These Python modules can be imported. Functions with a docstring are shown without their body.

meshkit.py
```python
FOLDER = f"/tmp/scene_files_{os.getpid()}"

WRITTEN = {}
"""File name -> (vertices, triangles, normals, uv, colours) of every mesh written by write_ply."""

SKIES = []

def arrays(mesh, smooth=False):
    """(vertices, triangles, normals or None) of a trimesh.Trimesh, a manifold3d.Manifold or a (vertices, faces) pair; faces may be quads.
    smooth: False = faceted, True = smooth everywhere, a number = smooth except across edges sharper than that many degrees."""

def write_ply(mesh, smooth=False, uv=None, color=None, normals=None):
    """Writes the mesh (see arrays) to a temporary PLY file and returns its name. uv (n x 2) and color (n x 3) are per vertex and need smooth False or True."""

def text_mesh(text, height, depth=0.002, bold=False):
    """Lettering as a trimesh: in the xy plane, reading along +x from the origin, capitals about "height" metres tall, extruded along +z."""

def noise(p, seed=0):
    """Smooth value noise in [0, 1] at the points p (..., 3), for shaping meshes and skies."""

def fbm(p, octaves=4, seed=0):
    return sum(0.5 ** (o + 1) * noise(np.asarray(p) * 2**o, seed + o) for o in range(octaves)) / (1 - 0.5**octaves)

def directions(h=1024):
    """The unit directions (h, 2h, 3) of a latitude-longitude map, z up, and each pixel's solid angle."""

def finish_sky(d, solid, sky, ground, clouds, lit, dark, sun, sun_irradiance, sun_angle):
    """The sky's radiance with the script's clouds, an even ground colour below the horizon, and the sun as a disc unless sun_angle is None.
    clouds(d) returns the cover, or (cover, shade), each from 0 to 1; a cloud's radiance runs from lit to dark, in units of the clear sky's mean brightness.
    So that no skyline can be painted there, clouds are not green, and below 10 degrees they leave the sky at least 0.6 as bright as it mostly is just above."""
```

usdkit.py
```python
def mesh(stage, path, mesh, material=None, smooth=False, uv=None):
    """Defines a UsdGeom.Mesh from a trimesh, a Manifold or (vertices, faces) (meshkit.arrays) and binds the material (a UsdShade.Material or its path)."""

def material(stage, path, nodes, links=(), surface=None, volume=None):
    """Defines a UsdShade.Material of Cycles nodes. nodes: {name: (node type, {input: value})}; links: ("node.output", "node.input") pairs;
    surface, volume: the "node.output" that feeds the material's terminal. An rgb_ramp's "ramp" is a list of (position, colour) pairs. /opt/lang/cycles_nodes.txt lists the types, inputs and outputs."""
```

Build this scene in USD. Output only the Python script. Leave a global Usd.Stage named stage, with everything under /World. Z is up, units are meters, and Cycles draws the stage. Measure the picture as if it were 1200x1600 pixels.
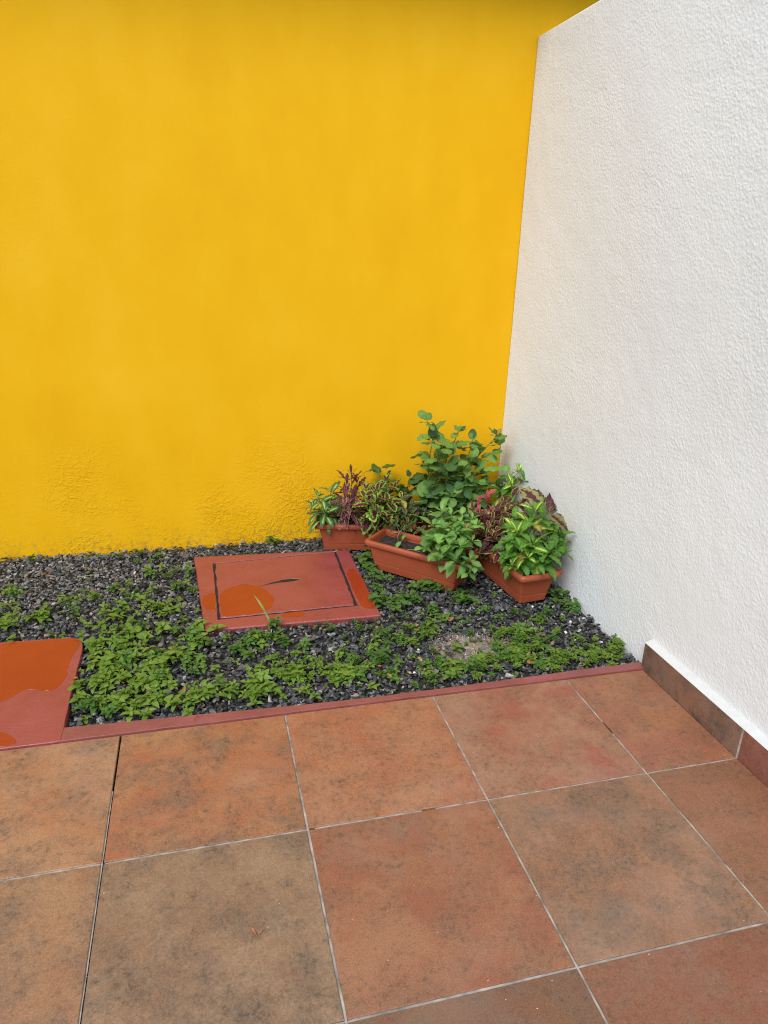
import math
import numpy as np, trimesh, shapely
from shapely.geometry import Polygon
from shapely import affinity
import usdkit, meshkit
from pxr import Usd, UsdGeom, UsdLux, UsdShade, Gf, Vt, Sdf

stage = Usd.Stage.CreateInMemory()
UsdGeom.SetStageUpAxis(stage, UsdGeom.Tokens.z)
UsdGeom.SetStageMetersPerUnit(stage, 1.0)
UsdGeom.Xform.Define(stage, '/World')
UsdGeom.Scope.Define(stage, '/World/Looks')
PI = math.pi
T = 0.5                                   # one floor tile, metres

# ------------------------------------------------------------------ camera
FPX, YAW, PITCH, ROLL = 1105.2, 0.2615, 0.3542, 0.034
EYE = np.array([0.5862, -2.8545, 2.8246]) * T


def _cam():
    f = np.array([math.sin(YAW) * math.cos(PITCH), math.cos(YAW) * math.cos(PITCH), -math.sin(PITCH)])
    r = np.array([math.cos(YAW), -math.sin(YAW), 0.0])
    u = np.cross(r, f)
    c, s = math.cos(ROLL), math.sin(ROLL)
    return np.array([c * r + s * u, -s * r + c * u, f])


RM = _cam()
cam = UsdGeom.Camera.Define(stage, '/World/camera')
m = np.eye(4)
m[0, :3], m[1, :3], m[2, :3], m[3, :3] = RM[0], RM[1], -RM[2], EYE
cam.AddTransformOp().Set(Gf.Matrix4d(*m.ravel().tolist()))
cam.CreateHorizontalApertureAttr(36.0)
cam.CreateVerticalApertureAttr(48.0)
cam.CreateFocalLengthAttr(36.0 * FPX / 1200)
cam.CreateClippingRangeAttr(Gf.Vec2f(0.02, 500))
cam.CreateExposureAttr(1.2)

# ------------------------------------------------------------------ sky and soft sun (overcast)
SUN_EL, SUN_AZ = math.radians(47), math.atan2(-0.60, -0.78)      # behind the viewer's left
SUN_INT, SUN_ANGLE = 0.36, 28.0
SKY_STRENGTH = 0.10
CLOUD = (4.25, 5.02, 5.90)
sky_m = usdkit.material(stage, '/World/Looks/sky_look', {
    'tc': ('texture_coordinate', {}),
    'sky': ('sky_texture', {'sky_type': 'single_scattering', 'sun_disc': False, 'sun_elevation': SUN_EL, 'sun_rotation': SUN_AZ}),
    'n': ('noise_texture', {'scale': 2.2, 'detail': 5.0, 'roughness': 0.55}),
    'r': ('rgb_ramp', {'ramp': [(0.0, (0.80, 0.80, 0.80)), (0.35, (0.86, 0.86, 0.86)), (0.65, (0.97, 0.97, 0.97)), (1.0, (1, 1, 1))]}),
    'mx': ('mix_color', {'b': CLOUD}),
    'bg': ('background_shader', {'strength': SKY_STRENGTH})},
    [('tc.generated', 'n.vector'), ('n.fac', 'r.fac'), ('sky.color', 'mx.a'), ('r.color', 'mx.fac'), ('mx.result', 'bg.color')], surface='bg.background')
dome = UsdLux.DomeLight.Define(stage, '/World/sky')
UsdShade.MaterialBindingAPI.Apply(dome.GetPrim()).Bind(sky_m)
dome.GetPrim().SetCustomDataByKey('kind', 'structure')
sun = UsdLux.DistantLight.Define(stage, '/World/sun')
sun.CreateIntensityAttr(SUN_INT)
sun.CreateAngleAttr(SUN_ANGLE)
sun.CreateNormalizeAttr(True)
sun.CreateColorAttr(Gf.Vec3f(1.0, 0.985, 0.955))
sd = np.array([math.sin(SUN_AZ) * math.cos(SUN_EL), math.cos(SUN_AZ) * math.cos(SUN_EL), math.sin(SUN_EL)])
zz = sd
xx = np.cross([0, 0, 1], zz); xx /= np.linalg.norm(xx)
yy = np.cross(zz, xx)
m = np.eye(4); m[0, :3], m[1, :3], m[2, :3] = xx, yy, zz
sun.AddTransformOp().Set(Gf.Matrix4d(*m.ravel().tolist()))

# ------------------------------------------------------------------ helpers
taken = {}


def numbered(parent, name):
    k = taken.get((parent, name), -1) + 1
    taken[(parent, name)] = k
    return f'{parent}/{name}' + (f'_{k:03d}' if k else '')


def tag(prim, label=None, category=None, group=None, kind=None):
    for k, v in (('label', label), ('category', category), ('group', group), ('kind', kind)):
        if v:
            prim.SetCustomDataByKey(k, v)
    return prim


def thing(name, label, category, loc=(0, 0, 0), rz=0.0, group=None, rx=0.0, ry=0.0):
    x = UsdGeom.Xform.Define(stage, numbered('/World', name))
    x.AddTranslateOp().Set(Gf.Vec3d(*map(float, loc)))
    if rz or rx or ry:
        x.AddRotateXYZOp().Set(Gf.Vec3f(math.degrees(rx), math.degrees(ry), math.degrees(rz)))
    return tag(x.GetPrim(), label, category, group)


def obj(name, mesh, mat, parent=None, smooth=False, uv=None):
    base = str(parent.GetPath()) if parent is not None else '/World'
    return usdkit.mesh(stage, numbered(base, name), mesh, mat, smooth, uv).GetPrim()


def at(px, py, axis=2, val=0.0):
    """The world point seen at a pixel of the 1200 x 1600 photograph on the plane x, y or z = val (metres)."""
    d = RM.T @ np.array([(px - 600) / FPX, -(py - 800) / FPX, 1.0])
    return EYE + (val - EYE[axis]) / d[axis] * d


cat = trimesh.util.concatenate


def box(x0, x1, y0, y1, z0, z1):
    b = trimesh.creation.box((x1 - x0, y1 - y0, z1 - z0))
    b.apply_translation(((x0 + x1) / 2, (y0 + y1) / 2, (z0 + z1) / 2))
    return b


def bev_poly(pts, z0, z1, c, inset=None):
    """A convex or star-shaped outline (ccw, dense) extruded with a chamfered top edge."""
    p = np.asarray(pts, float)
    n = len(p)
    t = np.roll(p, -1, 0) - np.roll(p, 1, 0)
    t /= np.linalg.norm(t, axis=1, keepdims=True) + 1e-12
    nin = np.stack([-t[:, 1], t[:, 0]], 1)
    q = p + nin * c
    top = trimesh.creation.triangulate_polygon(Polygon(q).buffer(0) if not Polygon(q).is_valid else Polygon(q), engine='earcut')
    tv = np.column_stack([top[0], np.full(len(top[0]), z1)])
    mt = trimesh.Trimesh(tv, top[1], process=False)
    if len(mt.faces) and mt.face_normals[:, 2].mean() < 0:
        mt.invert()
    rings = [np.column_stack([p, np.full(n, z0)]), np.column_stack([p, np.full(n, z1 - c)]), np.column_stack([q, np.full(n, z1)])]
    v = np.vstack(rings)
    f = []
    for k in range(2):
        a = np.arange(n) + k * n
        b = np.roll(np.arange(n), -1) + k * n
        f += list(np.stack([a, b, b + n], 1)) + list(np.stack([a, b + n, a + n], 1))
    side = trimesh.Trimesh(v, np.array(f), process=False)
    return cat([mt, side])


def wobble(corners, step, amp, seed, closed=True, rad=0.0, freq=18.0):
    """Resamples an outline and shakes it a little, like hand-cast concrete."""
    poly = Polygon(corners)
    if rad:
        poly = poly.buffer(-rad).buffer(rad, quad_segs=6)
    ring = shapely.geometry.polygon.orient(poly).exterior
    n = max(12, int(ring.length / step))
    p = np.array([ring.interpolate(i / n, normalized=True).coords[0] for i in range(n)])
    q = np.column_stack([p * freq, np.full(n, seed * 7.31)])
    d = np.stack([meshkit.fbm(q, 3, seed) - 0.5, meshkit.fbm(q + 31.7, 3, seed + 9) - 0.5], 1) * 2 * amp
    return p + d


def tube(pts, radii, sides=6):
    pts = np.asarray(pts, float)
    radii = np.broadcast_to(radii, len(pts))
    tg = np.gradient(pts, axis=0)
    tg /= np.linalg.norm(tg, axis=1, keepdims=True) + 1e-12
    ref = np.array([0.31, 0.9, 0.17])
    a = np.cross(tg, ref); a /= np.linalg.norm(a, axis=1, keepdims=True) + 1e-12
    b = np.cross(tg, a)
    th = np.arange(sides) / sides * 2 * PI
    v = (pts[:, None] + radii[:, None, None] * (np.cos(th)[None, :, None] * a[:, None] + np.sin(th)[None, :, None] * b[:, None])).reshape(-1, 3)
    f = []
    for i in range(len(pts) - 1):
        for k in range(sides):
            p, q = i * sides + k, i * sides + (k + 1) % sides
            f += [[p, q, q + sides], [p, q + sides, p + sides]]
    c = len(v)
    v = np.vstack([v, pts[:1], pts[-1:]])
    for k in range(sides):
        f.append([c, (k + 1) % sides, k])
        e = (len(pts) - 1) * sides
        f.append([c + 1, e + k, e + (k + 1) % sides])
    return trimesh.Trimesh(v, f, process=False)


def mat(name, nodes, links, surface):
    return usdkit.material(stage, '/World/Looks/' + name, nodes, links, surface=surface)


# ------------------------------------------------------------------ materials of the setting
def wall_yellow():
    return mat('yellow_paint', {
        'g': ('geometry', {}), 'sep': ('separate_xyz', {}),
        'n1': ('noise_texture', {'scale': 1.7, 'detail': 4.0, 'roughness': 0.55}),
        'st': ('mapping', {'scale': (3.4, 1, 1.6)}),
        'n2': ('noise_texture', {'scale': 1.6, 'detail': 5.0}),
        'mixn': ('mix_float', {'fac': 0.5}),
        'ramp': ('rgb_ramp', {'ramp': [(0.22, (0.665, 0.335, 0.003)), (0.5, (0.715, 0.380, 0.005)), (0.78, (0.745, 0.418, 0.015))]}),
        # rough render near the foot of the wall, in patches
        'mz': ('map_range', {'from_min': 0.62, 'from_max': 0.16, 'to_min': 0.0, 'to_max': 1.0, 'clamp': True}),
        'np': ('noise_texture', {'scale': 2.1, 'detail': 2.0}),
        'mp': ('map_range', {'from_min': 0.42, 'from_max': 0.60, 'to_min': 0.12, 'to_max': 1.0, 'clamp': True}),
        'mm': ('math', {'math_type': 'multiply'}),
        'nr': ('noise_texture', {'scale': 50.0, 'detail': 4.0, 'roughness': 0.6, 'distortion': 1.2}),
        'mr': ('map_range', {'from_min': 0.46, 'from_max': 0.66, 'to_min': 0.0, 'to_max': 1.0, 'clamp': True}),
        'mul': ('math', {'math_type': 'multiply'}),
        'nf': ('noise_texture', {'scale': 130.0, 'detail': 3.0, 'roughness': 0.6}),
        'fm': ('math', {'math_type': 'multiply', 'value2': 0.26}),
        'nw': ('noise_texture', {'scale': 9.0, 'detail': 3.0}),
        'wm': ('math', {'math_type': 'multiply_add', 'value2': 0.30}),
        'add': ('math', {'math_type': 'add'}),
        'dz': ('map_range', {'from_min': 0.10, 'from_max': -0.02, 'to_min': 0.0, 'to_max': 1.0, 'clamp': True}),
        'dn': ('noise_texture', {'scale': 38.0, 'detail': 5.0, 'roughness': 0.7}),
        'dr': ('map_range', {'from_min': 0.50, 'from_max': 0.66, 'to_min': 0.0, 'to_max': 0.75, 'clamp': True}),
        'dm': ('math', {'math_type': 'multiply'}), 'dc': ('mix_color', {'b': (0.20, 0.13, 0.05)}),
        'bump': ('bump', {'strength': 0.9, 'distance': 0.0034}),
        'p': ('principled_bsdf', {'roughness': 0.65, 'specular_ior_level': 0.10})},
        [('g.position', 'n1.vector'), ('g.position', 'st.vector'), ('st.vector', 'n2.vector'), ('n1.fac', 'mixn.a'), ('n2.fac', 'mixn.b'), ('mixn.result', 'ramp.fac'),
         ('g.position', 'sep.vector'), ('sep.z', 'mz.value'), ('g.position', 'np.vector'), ('np.fac', 'mp.value'), ('mz.result', 'mm.value1'), ('mp.result', 'mm.value2'),
         ('g.position', 'nr.vector'), ('nr.fac', 'mr.value'), ('mr.result', 'mul.value1'), ('mm.value', 'mul.value2'),
         ('g.position', 'nf.vector'), ('nf.fac', 'fm.value1'), ('g.position', 'nw.vector'), ('nw.fac', 'wm.value1'), ('fm.value', 'wm.value3'), ('mul.value', 'add.value1'), ('wm.value', 'add.value2'),
         ('add.value', 'bump.height'), ('bump.normal', 'p.normal'), ('sep.z', 'dz.value'), ('g.position', 'dn.vector'), ('dn.fac', 'dr.value'), ('dz.result', 'dm.value1'), ('dr.result', 'dm.value2'),
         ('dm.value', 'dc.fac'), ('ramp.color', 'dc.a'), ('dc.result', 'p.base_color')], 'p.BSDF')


def wall_white():
    return mat('white_stucco', {
        'g': ('geometry', {}),
        'n1': ('noise_texture', {'scale': 1.3, 'detail': 4.0}),
        'ramp': ('rgb_ramp', {'ramp': [(0.3, (0.655, 0.66, 0.655)), (0.7, (0.705, 0.71, 0.705))]}),
        'na': ('noise_texture', {'scale': 420.0, 'detail': 2.0}),
        'bump': ('bump', {'strength': 0.4, 'distance': 0.0012}),
        'p': ('principled_bsdf', {'roughness': 0.9, 'specular_ior_level': 0.15})},
        [('g.position', 'n1.vector'), ('n1.fac', 'ramp.fac'), ('ramp.color', 'p.base_color'), ('g.position', 'na.vector'), ('na.fac', 'bump.height'), ('bump.normal', 'p.normal')], 'p.BSDF')


def plain(name, col, rough=0.7, scale=20.0, var=0.25, bump=0.0, bscale=60.0, spec=0.4, bdist=0.002):
    a = tuple(c * (1 - var) for c in col)
    b = tuple(min(1, c * (1 + var)) for c in col)
    nodes = {'g': ('geometry', {}), 'n': ('noise_texture', {'scale': scale, 'detail': 4.0}),
             'r': ('rgb_ramp', {'ramp': [(0.3, a), (0.7, b)]}), 'p': ('principled_bsdf', {'roughness': rough, 'specular_ior_level': spec})}
    links = [('g.position', 'n.vector'), ('n.fac', 'r.fac'), ('r.color', 'p.base_color')]
    if bump:
        nodes['nb'] = ('noise_texture', {'scale': bscale, 'detail': 3.0})
        nodes['b'] = ('bump', {'strength': bump, 'distance': bdist})
        links += [('g.position', 'nb.vector'), ('nb.fac', 'b.height'), ('b.normal', 'p.normal')]
    return mat(name, nodes, links, 'p.BSDF')


def tile_mat(name, c1, c2, c3, seed, dark=0.5):
    """Mottled glazed stoneware: two mottled colours, smoky patches of a third, speckle and a dusty film."""
    off = (seed * 3.17, seed * 1.73, seed * 0.61)
    return mat(name, {
        'g': ('geometry', {}), 'mp': ('mapping', {'location': off}),
        'n1': ('noise_texture', {'scale': 5.0, 'detail': 9.0, 'roughness': 0.70, 'distortion': 0.3}),
        'r1': ('map_range', {'from_min': 0.41, 'from_max': 0.59, 'to_min': 0.0, 'to_max': 1.0, 'clamp': True}),
        'm1': ('mix_color', {'a': c1, 'b': c2}),
        'n2': ('noise_texture', {'scale': 9.0, 'detail': 9.0, 'roughness': 0.74}),
        'r2': ('map_range', {'from_min': 0.45, 'from_max': 0.62, 'to_min': 0.0, 'to_max': dark, 'clamp': True}),
        'm2': ('mix_color', {'b': c3}),
        'n3': ('noise_texture', {'scale': 260.0, 'detail': 3.0, 'roughness': 0.9}),
        'r3': ('map_range', {'from_min': 0.30, 'from_max': 0.70, 'to_min': 0.62, 'to_max': 1.42, 'clamp': True}),
        'm3': ('vector_math', {'math_type': 'scale'}),
        'n5': ('noise_texture', {'scale': 62.0, 'detail': 6.0, 'roughness': 0.8}),
        'r5': ('map_range', {'from_min': 0.50, 'from_max': 0.64, 'to_min': 0.0, 'to_max': 0.62, 'clamp': True}),
        'r6': ('map_range', {'from_min': 0.38, 'from_max': 0.62, 'to_min': 0.15, 'to_max': 1.25, 'clamp': True}), 'm6': ('math', {'math_type': 'multiply'}),
        'm5': ('mix_color', {'b': tuple(x * 0.42 for x in c3)}),
        'n4': ('noise_texture', {'scale': 2.6, 'detail': 5.0, 'roughness': 0.6}),
        'r4': ('map_range', {'from_min': 0.52, 'from_max': 0.72, 'to_min': 0.0, 'to_max': 0.20, 'clamp': True}),
        'm4': ('mix_color', {'b': (0.30, 0.235, 0.19)}),
        'rr': ('map_range', {'from_min': 0.3, 'from_max': 0.7, 'to_min': 0.42, 'to_max': 0.60, 'clamp': True}),
        'bump': ('bump', {'strength': 0.12, 'distance': 0.0006}),
        'p': ('principled_bsdf', {'specular_ior_level': 0.30})},
        [('g.position', 'mp.vector')] + [('mp.vector', f'{n}.vector') for n in ('n1', 'n2', 'n3', 'n4', 'n5')] +
        [('n1.fac', 'r1.value'), ('r1.result', 'm1.fac'), ('n2.fac', 'r2.value'), ('r2.result', 'm2.fac'), ('m1.result', 'm2.a'),
         ('n5.fac', 'r5.value'), ('n2.fac', 'r6.value'), ('r5.result', 'm6.value1'), ('r6.result', 'm6.value2'), ('m6.value', 'm5.fac'), ('m2.result', 'm5.a'),
         ('n3.fac', 'r3.value'), ('m5.result', 'm3.vector1'), ('r3.result', 'm3.scale'), ('m3.vector', 'm4.a'), ('n4.fac', 'r4.value'), ('r4.result', 'm4.fac'),
         ('m4.result', 'p.base_color'), ('n2.fac', 'rr.value'), ('rr.result', 'p.roughness'), ('n3.fac', 'bump.height'), ('bump.normal', 'p.normal')], 'p.BSDF')


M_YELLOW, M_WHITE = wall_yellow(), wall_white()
M_CAP = plain('white_gloss_paint', (0.54, 0.54, 0.535), 0.5, 30, 0.05, 0.2, 80)
M_EARTH = plain('dark_earth', (0.035, 0.029, 0.024), 0.9, 30, 0.5, 1.0, 120, bdist=0.006)
M_GROUT = plain('light_grout', (0.27, 0.24, 0.21), 0.85, 25, 0.5, 0.5, 300)
M_SLOT = plain('dirty_joint', (0.014, 0.012, 0.010), 0.95, 60, 0.5)
M_EAVE = plain('eave_paint', (0.62, 0.60, 0.56), 0.8)


def paint_red(name, a, b, rough0, rough1, bump, bscale, spec=0.5):
    return mat(name, {
        'g': ('geometry', {}), 'n': ('noise_texture', {'scale': 6.0, 'detail': 6.0, 'roughness': 0.62}),
        'r': ('rgb_ramp', {'ramp': [(0.28, a), (0.72, b)]}),
        'nb': ('noise_texture', {'scale': bscale, 'detail': 4.0, 'roughness': 0.65}),
        'st': ('mapping', {'scale': (1.0, 5.0, 1.0), 'rotation': (0, 0, 0.3)}),
        'nb2': ('noise_texture', {'scale': 26.0, 'detail': 3.0}),
        'ad': ('math', {'math_type': 'add'}),
        'b': ('bump', {'strength': bump, 'distance': 0.002}),
        'rr': ('map_range', {'from_min': 0.3, 'from_max': 0.7, 'to_min': rough0, 'to_max': rough1, 'clamp': True}),
        'p': ('principled_bsdf', {'specular_ior_level': spec})},
        [('g.position', 'n.vector'), ('n.fac', 'r.fac'), ('r.color', 'p.base_color'), ('g.position', 'nb.vector'), ('g.position', 'st.vector'), ('st.vector', 'nb2.vector'),
         ('nb.fac', 'ad.value1'), ('nb2.fac', 'ad.value2'), ('ad.value', 'b.height'),
         ('b.normal', 'p.normal'), ('n.fac', 'rr.value'), ('rr.result', 'p.roughness')], 'p.BSDF')


M_RED = paint_red('red_floor_paint', (0.22, 0.041, 0.037), (0.285, 0.062, 0.056), 0.26, 0.46, 1.0, 130)
M_KERB = paint_red('red_kerb_paint', (0.17, 0.045, 0.040), (0.26, 0.074, 0.064), 0.36, 0.6, 0.8, 90)
M_WET = paint_red('wet_red_paint', (0.24, 0.030, 0.009), (0.285, 0.038, 0.012), 0.04, 0.12, 0.22, 90, 0.36)

# ------------------------------------------------------------------ setting: ground, floor, walls
XW, YW, YK = 3.681 * T, 3.955 * T, 0.983 * T     # white wall face, yellow wall face, far edge of the tiles
ZG = -0.030                                        # the soil under the gravel


def struct(p):
    return tag(p, kind='structure')


gv = np.array([[-60, -60, -0.09], [60, -60, -0.09], [60, 60, -0.09], [-60, 60, -0.09]], float)
struct(obj('ground', (gv, [[0, 1, 2], [0, 2, 3]]), M_EARTH))

# garden bed soil, gently uneven
nx, ny = 150, 90
gx, gy = np.meshgrid(np.linspace(-2.2, XW + 0.02, nx), np.linspace(YK + 0.01, YW + 0.02, ny), indexing='ij')
HATCH = Polygon([at(x, y, 2, 0.014)[:2] for x, y in ((320, 985), (596, 961), (545, 859), (303, 870))])


def banked(x, y):
    """The gravel is heaped against the hatch."""
    return 0.017 * np.exp(-(shapely.distance(HATCH, shapely.points(x, y)) / 0.09) ** 2)


gz = ZG + banked(gx, gy) + 0.010 * (meshkit.fbm(np.stack([gx * 7, gy * 7, gx * 0], -1), 3, 5) - 0.5)
bv = np.stack([gx, gy, gz], -1).reshape(-1, 3)
ii = (np.arange(nx - 1)[:, None] * ny + np.arange(ny - 1)[None]).ravel()
bf = np.vstack([np.stack([ii, ii + ny, ii + ny + 1], 1), np.stack([ii, ii + ny + 1, ii + 1], 1)])
struct(obj('garden_bed', (bv, bf), M_EARTH, smooth=True))

# patio floor: bed, tiles, grout
floor = UsdGeom.Xform.Define(stage, numbered('/World', 'patio_floor')).GetPrim()
struct(floor)
obj('tile_bed', box(-2.6, XW, -4.2, YK, -0.08, -0.014), M_SLOT, floor)
TAN, ORG, RED, BRN, GRY = (0.265, 0.133, 0.064), (0.230, 0.099, 0.033), (0.196, 0.073, 0.035), (0.173, 0.090, 0.050), (0.132, 0.086, 0.058)
SMK = (0.126, 0.084, 0.055)
tiles = {  # (column, row): c1, c2, c3, dark
    (-2, 0): (TAN, ORG, GRY, .5), (-1, 0): ((0.310, 0.157, 0.080), (0.284, 0.122, 0.059), GRY, .55), (0, 0): ((0.284, 0.131, 0.063), (0.270, 0.097, 0.045), SMK, .6), (1, 0): ((0.293, 0.131, 0.067), (0.279, 0.097, 0.049), BRN, .5),
    (2, 0): ((0.270, 0.135, 0.077), (0.239, 0.077, 0.045), BRN, .5), (3, 0): ((0.261, 0.111, 0.055), (0.230, 0.085, 0.049), BRN, .6),
    (-2, -1): (TAN, BRN, GRY, .5), (-1, -1): ((0.270, 0.144, 0.074), (0.230, 0.111, 0.057), GRY, .6), (0, -1): ((0.230, 0.139, 0.080), (0.194, 0.106, 0.059), SMK, .8), (1, -1): ((0.257, 0.115, 0.059), (0.221, 0.080, 0.042), BRN, .6),
    (2, -1): ((0.248, 0.124, 0.067), (0.203, 0.094, 0.050), SMK, .7), (3, -1): ((0.221, 0.095, 0.051), (0.184, 0.080, 0.039), BRN, .6),
    (-1, -2): (TAN, BRN, GRY, .5), (0, -2): ((0.192, 0.093, 0.050), BRN, SMK, .5), (1, -2): ((0.161, 0.073, 0.035), (0.155, 0.072, 0.043), SMK, .6),
    (2, -2): ((0.188, 0.070, 0.034), (0.175, 0.060, 0.030), BRN, .6), (3, -2): ((0.196, 0.091, 0.039), RED, BRN, .5)}
XS = 3.622 * T                                     # foot of the skirting
rng = np.random.default_rng(3)
J = 0.0030                                         # half a joint


def tile_mesh(x0, x1, y0, y1):
    c = np.array([[x0, y0], [x1, y0], [x1, y1], [x0, y1]])
    b = 0.0016
    t = rng.uniform(-0.0005, 0.0005, 4)
    v = [[*p, -0.013] for p in c] + [[*p, -b + t[i]] for i, p in enumerate(c)]
    q = c + np.array([[b, b], [-b, b], [-b, -b], [b, -b]])
    v += [[*p, t[i]] for i, p in enumerate(q)]
    f = [[8, 9, 10], [8, 10, 11]]
    for k in range(4):
        n = (k + 1) % 4
        f += [[k, n, n + 4], [k, n + 4, k + 4], [k + 4, n + 4, n + 8], [k + 4, n + 8, k + 8]]
    return trimesh.Trimesh(v, f, process=False)


for i, ((cx, cy), (c1, c2, c3, dk)) in enumerate(tiles.items()):
    x0, x1 = cx * T + J, (cx + 1) * T - J
    y0, y1 = cy * T + J, (cy + 1) * T - J
    if cx == 3:
        x1 = XS - 0.002
    if cy == 0:
        y1 = YK - 0.001
    if cx == -1:
        x1 += 0.0002
    obj('tile', tile_mesh(x0, x1, y0, y1), tile_mat('tile_glaze' + (f'_{i:03d}' if i else ''), c1, c2, c3, i + 1, dk), floor)


def grout_strip(a, b, half, seed, gaps=(), z=-0.0022, off=0.0):
    """A joint of grout from a to b with rough edges; gaps: (start, end) fractions where it has fallen out."""
    a, b = np.array(a, float), np.array(b, float)
    L = np.linalg.norm(b - a)
    d = (b - a) / L
    nrm = np.array([-d[1], d[0]])
    n = max(4, int(L / 0.012))
    cuts, out = [(0.0, 1.0)], []
    for g0, g1 in gaps:
        cuts = [x for c in cuts for x in ([(c[0], g0)] if c[0] < g0 else []) + ([(g1, c[1])] if c[1] > g1 else [])]
    for c0, c1 in cuts:
        k = max(2, int(n * (c1 - c0)))
        t = np.linspace(c0, c1, k)
        base = a + d * (t * L)[:, None]
        q = np.column_stack([t * L * 40, np.full(k, seed * 3.3), np.zeros(k)])
        w0 = half * (0.95 + 0.55 * (meshkit.fbm(q, 3, seed) - 0.5))
        w1 = half * (0.95 + 0.55 * (meshkit.fbm(q + 17, 3, seed) - 0.5))
        w0[[0, -1]] *= 0.6
        zz_ = z - 0.0014 * meshkit.fbm(q + 5, 3, seed + 3)
        l, r = base + nrm * (off + w0)[:, None], base + nrm * (off - w1)[:, None]
        v = np.vstack([np.column_stack([l, zz_]), np.column_stack([r, zz_]), np.column_stack([l, zz_ - 0.010]), np.column_stack([r, zz_ - 0.010])])
        f = []
        for j in range(k - 1):
            f += [[j, k + j, k + j + 1], [j, k + j + 1, j + 1], [2 * k + j, j, j + 1], [2 * k + j, j + 1, 2 * k + j + 1], [k + j, 3 * k + j, 3 * k + j + 1], [k + j, 3 * k + j + 1, k + j + 1]]
        out.append(trimesh.Trimesh(v, f, process=False))
    return cat(out)


for k, (gaps, off, half) in {-1: ((), 0, J), 1: ((), 0, J), 2: ((), 0, J), 3: (((0.47, 0.575), (0.795, 0.835)), 0, J)}.items():
    obj('grout', grout_strip((k * T, -2 * T), (k * T, YK), half, 20 + k, gaps, off=off), M_GROUT, floor)
# the open joint at the left: thin jagged grout on one side, black gap beside it
obj('grout', grout_strip((-0.0010, -2 * T), (-0.0010, YK), 0.0019, 31, ((0.06, 0.10), (0.46, 0.475), (0.60, 0.69), (0.72, 0.80), (0.84, 1.0)), off=0.0006), M_GROUT, floor)
for k, s in ((0, 41), (-1, 42)):
    for c in range(-2, 4):
        x0, x1 = c * T + (J if c != 0 else 0.006), min((c + 1) * T - J, XS)
        if c == -1:
            x1 -= 0.002
        g = ((0.0, 0.03), (0.62, 0.70)) if (c, k) == (1, 0) else ()
        obj('grout', grout_strip((x0, k * T), (x1, k * T), J, s * 10 + c, g), M_GROUT, floor)

# the thin red kerb between tiles and gravel
kt = [(-0.34, YK + 0.001)] + [(XS + 0.012, YK + 0.001)]
top = [(3.66, 1.071), (3.3, 1.066), (2.614, 1.056), (2.1, 1.046), (1.671, 1.042), (1.1, 1.056), (0.5, 1.085), (0.05, 1.105), (-0.01, 1.118), (-0.03, 1.105), (-0.1, 1.112), (-0.37, 1.122)]
kerb_poly = [(-0.37 * T, YK + 0.0025), (XS + 0.012, YK + 0.001)] + [(x * T, y * T) for x, y in top]
struct(obj('kerb', bev_poly(wobble(kerb_poly, 0.012, 0.0022, 4), -0.07, 0.0052, 0.002), M_KERB, smooth=40))

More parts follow.
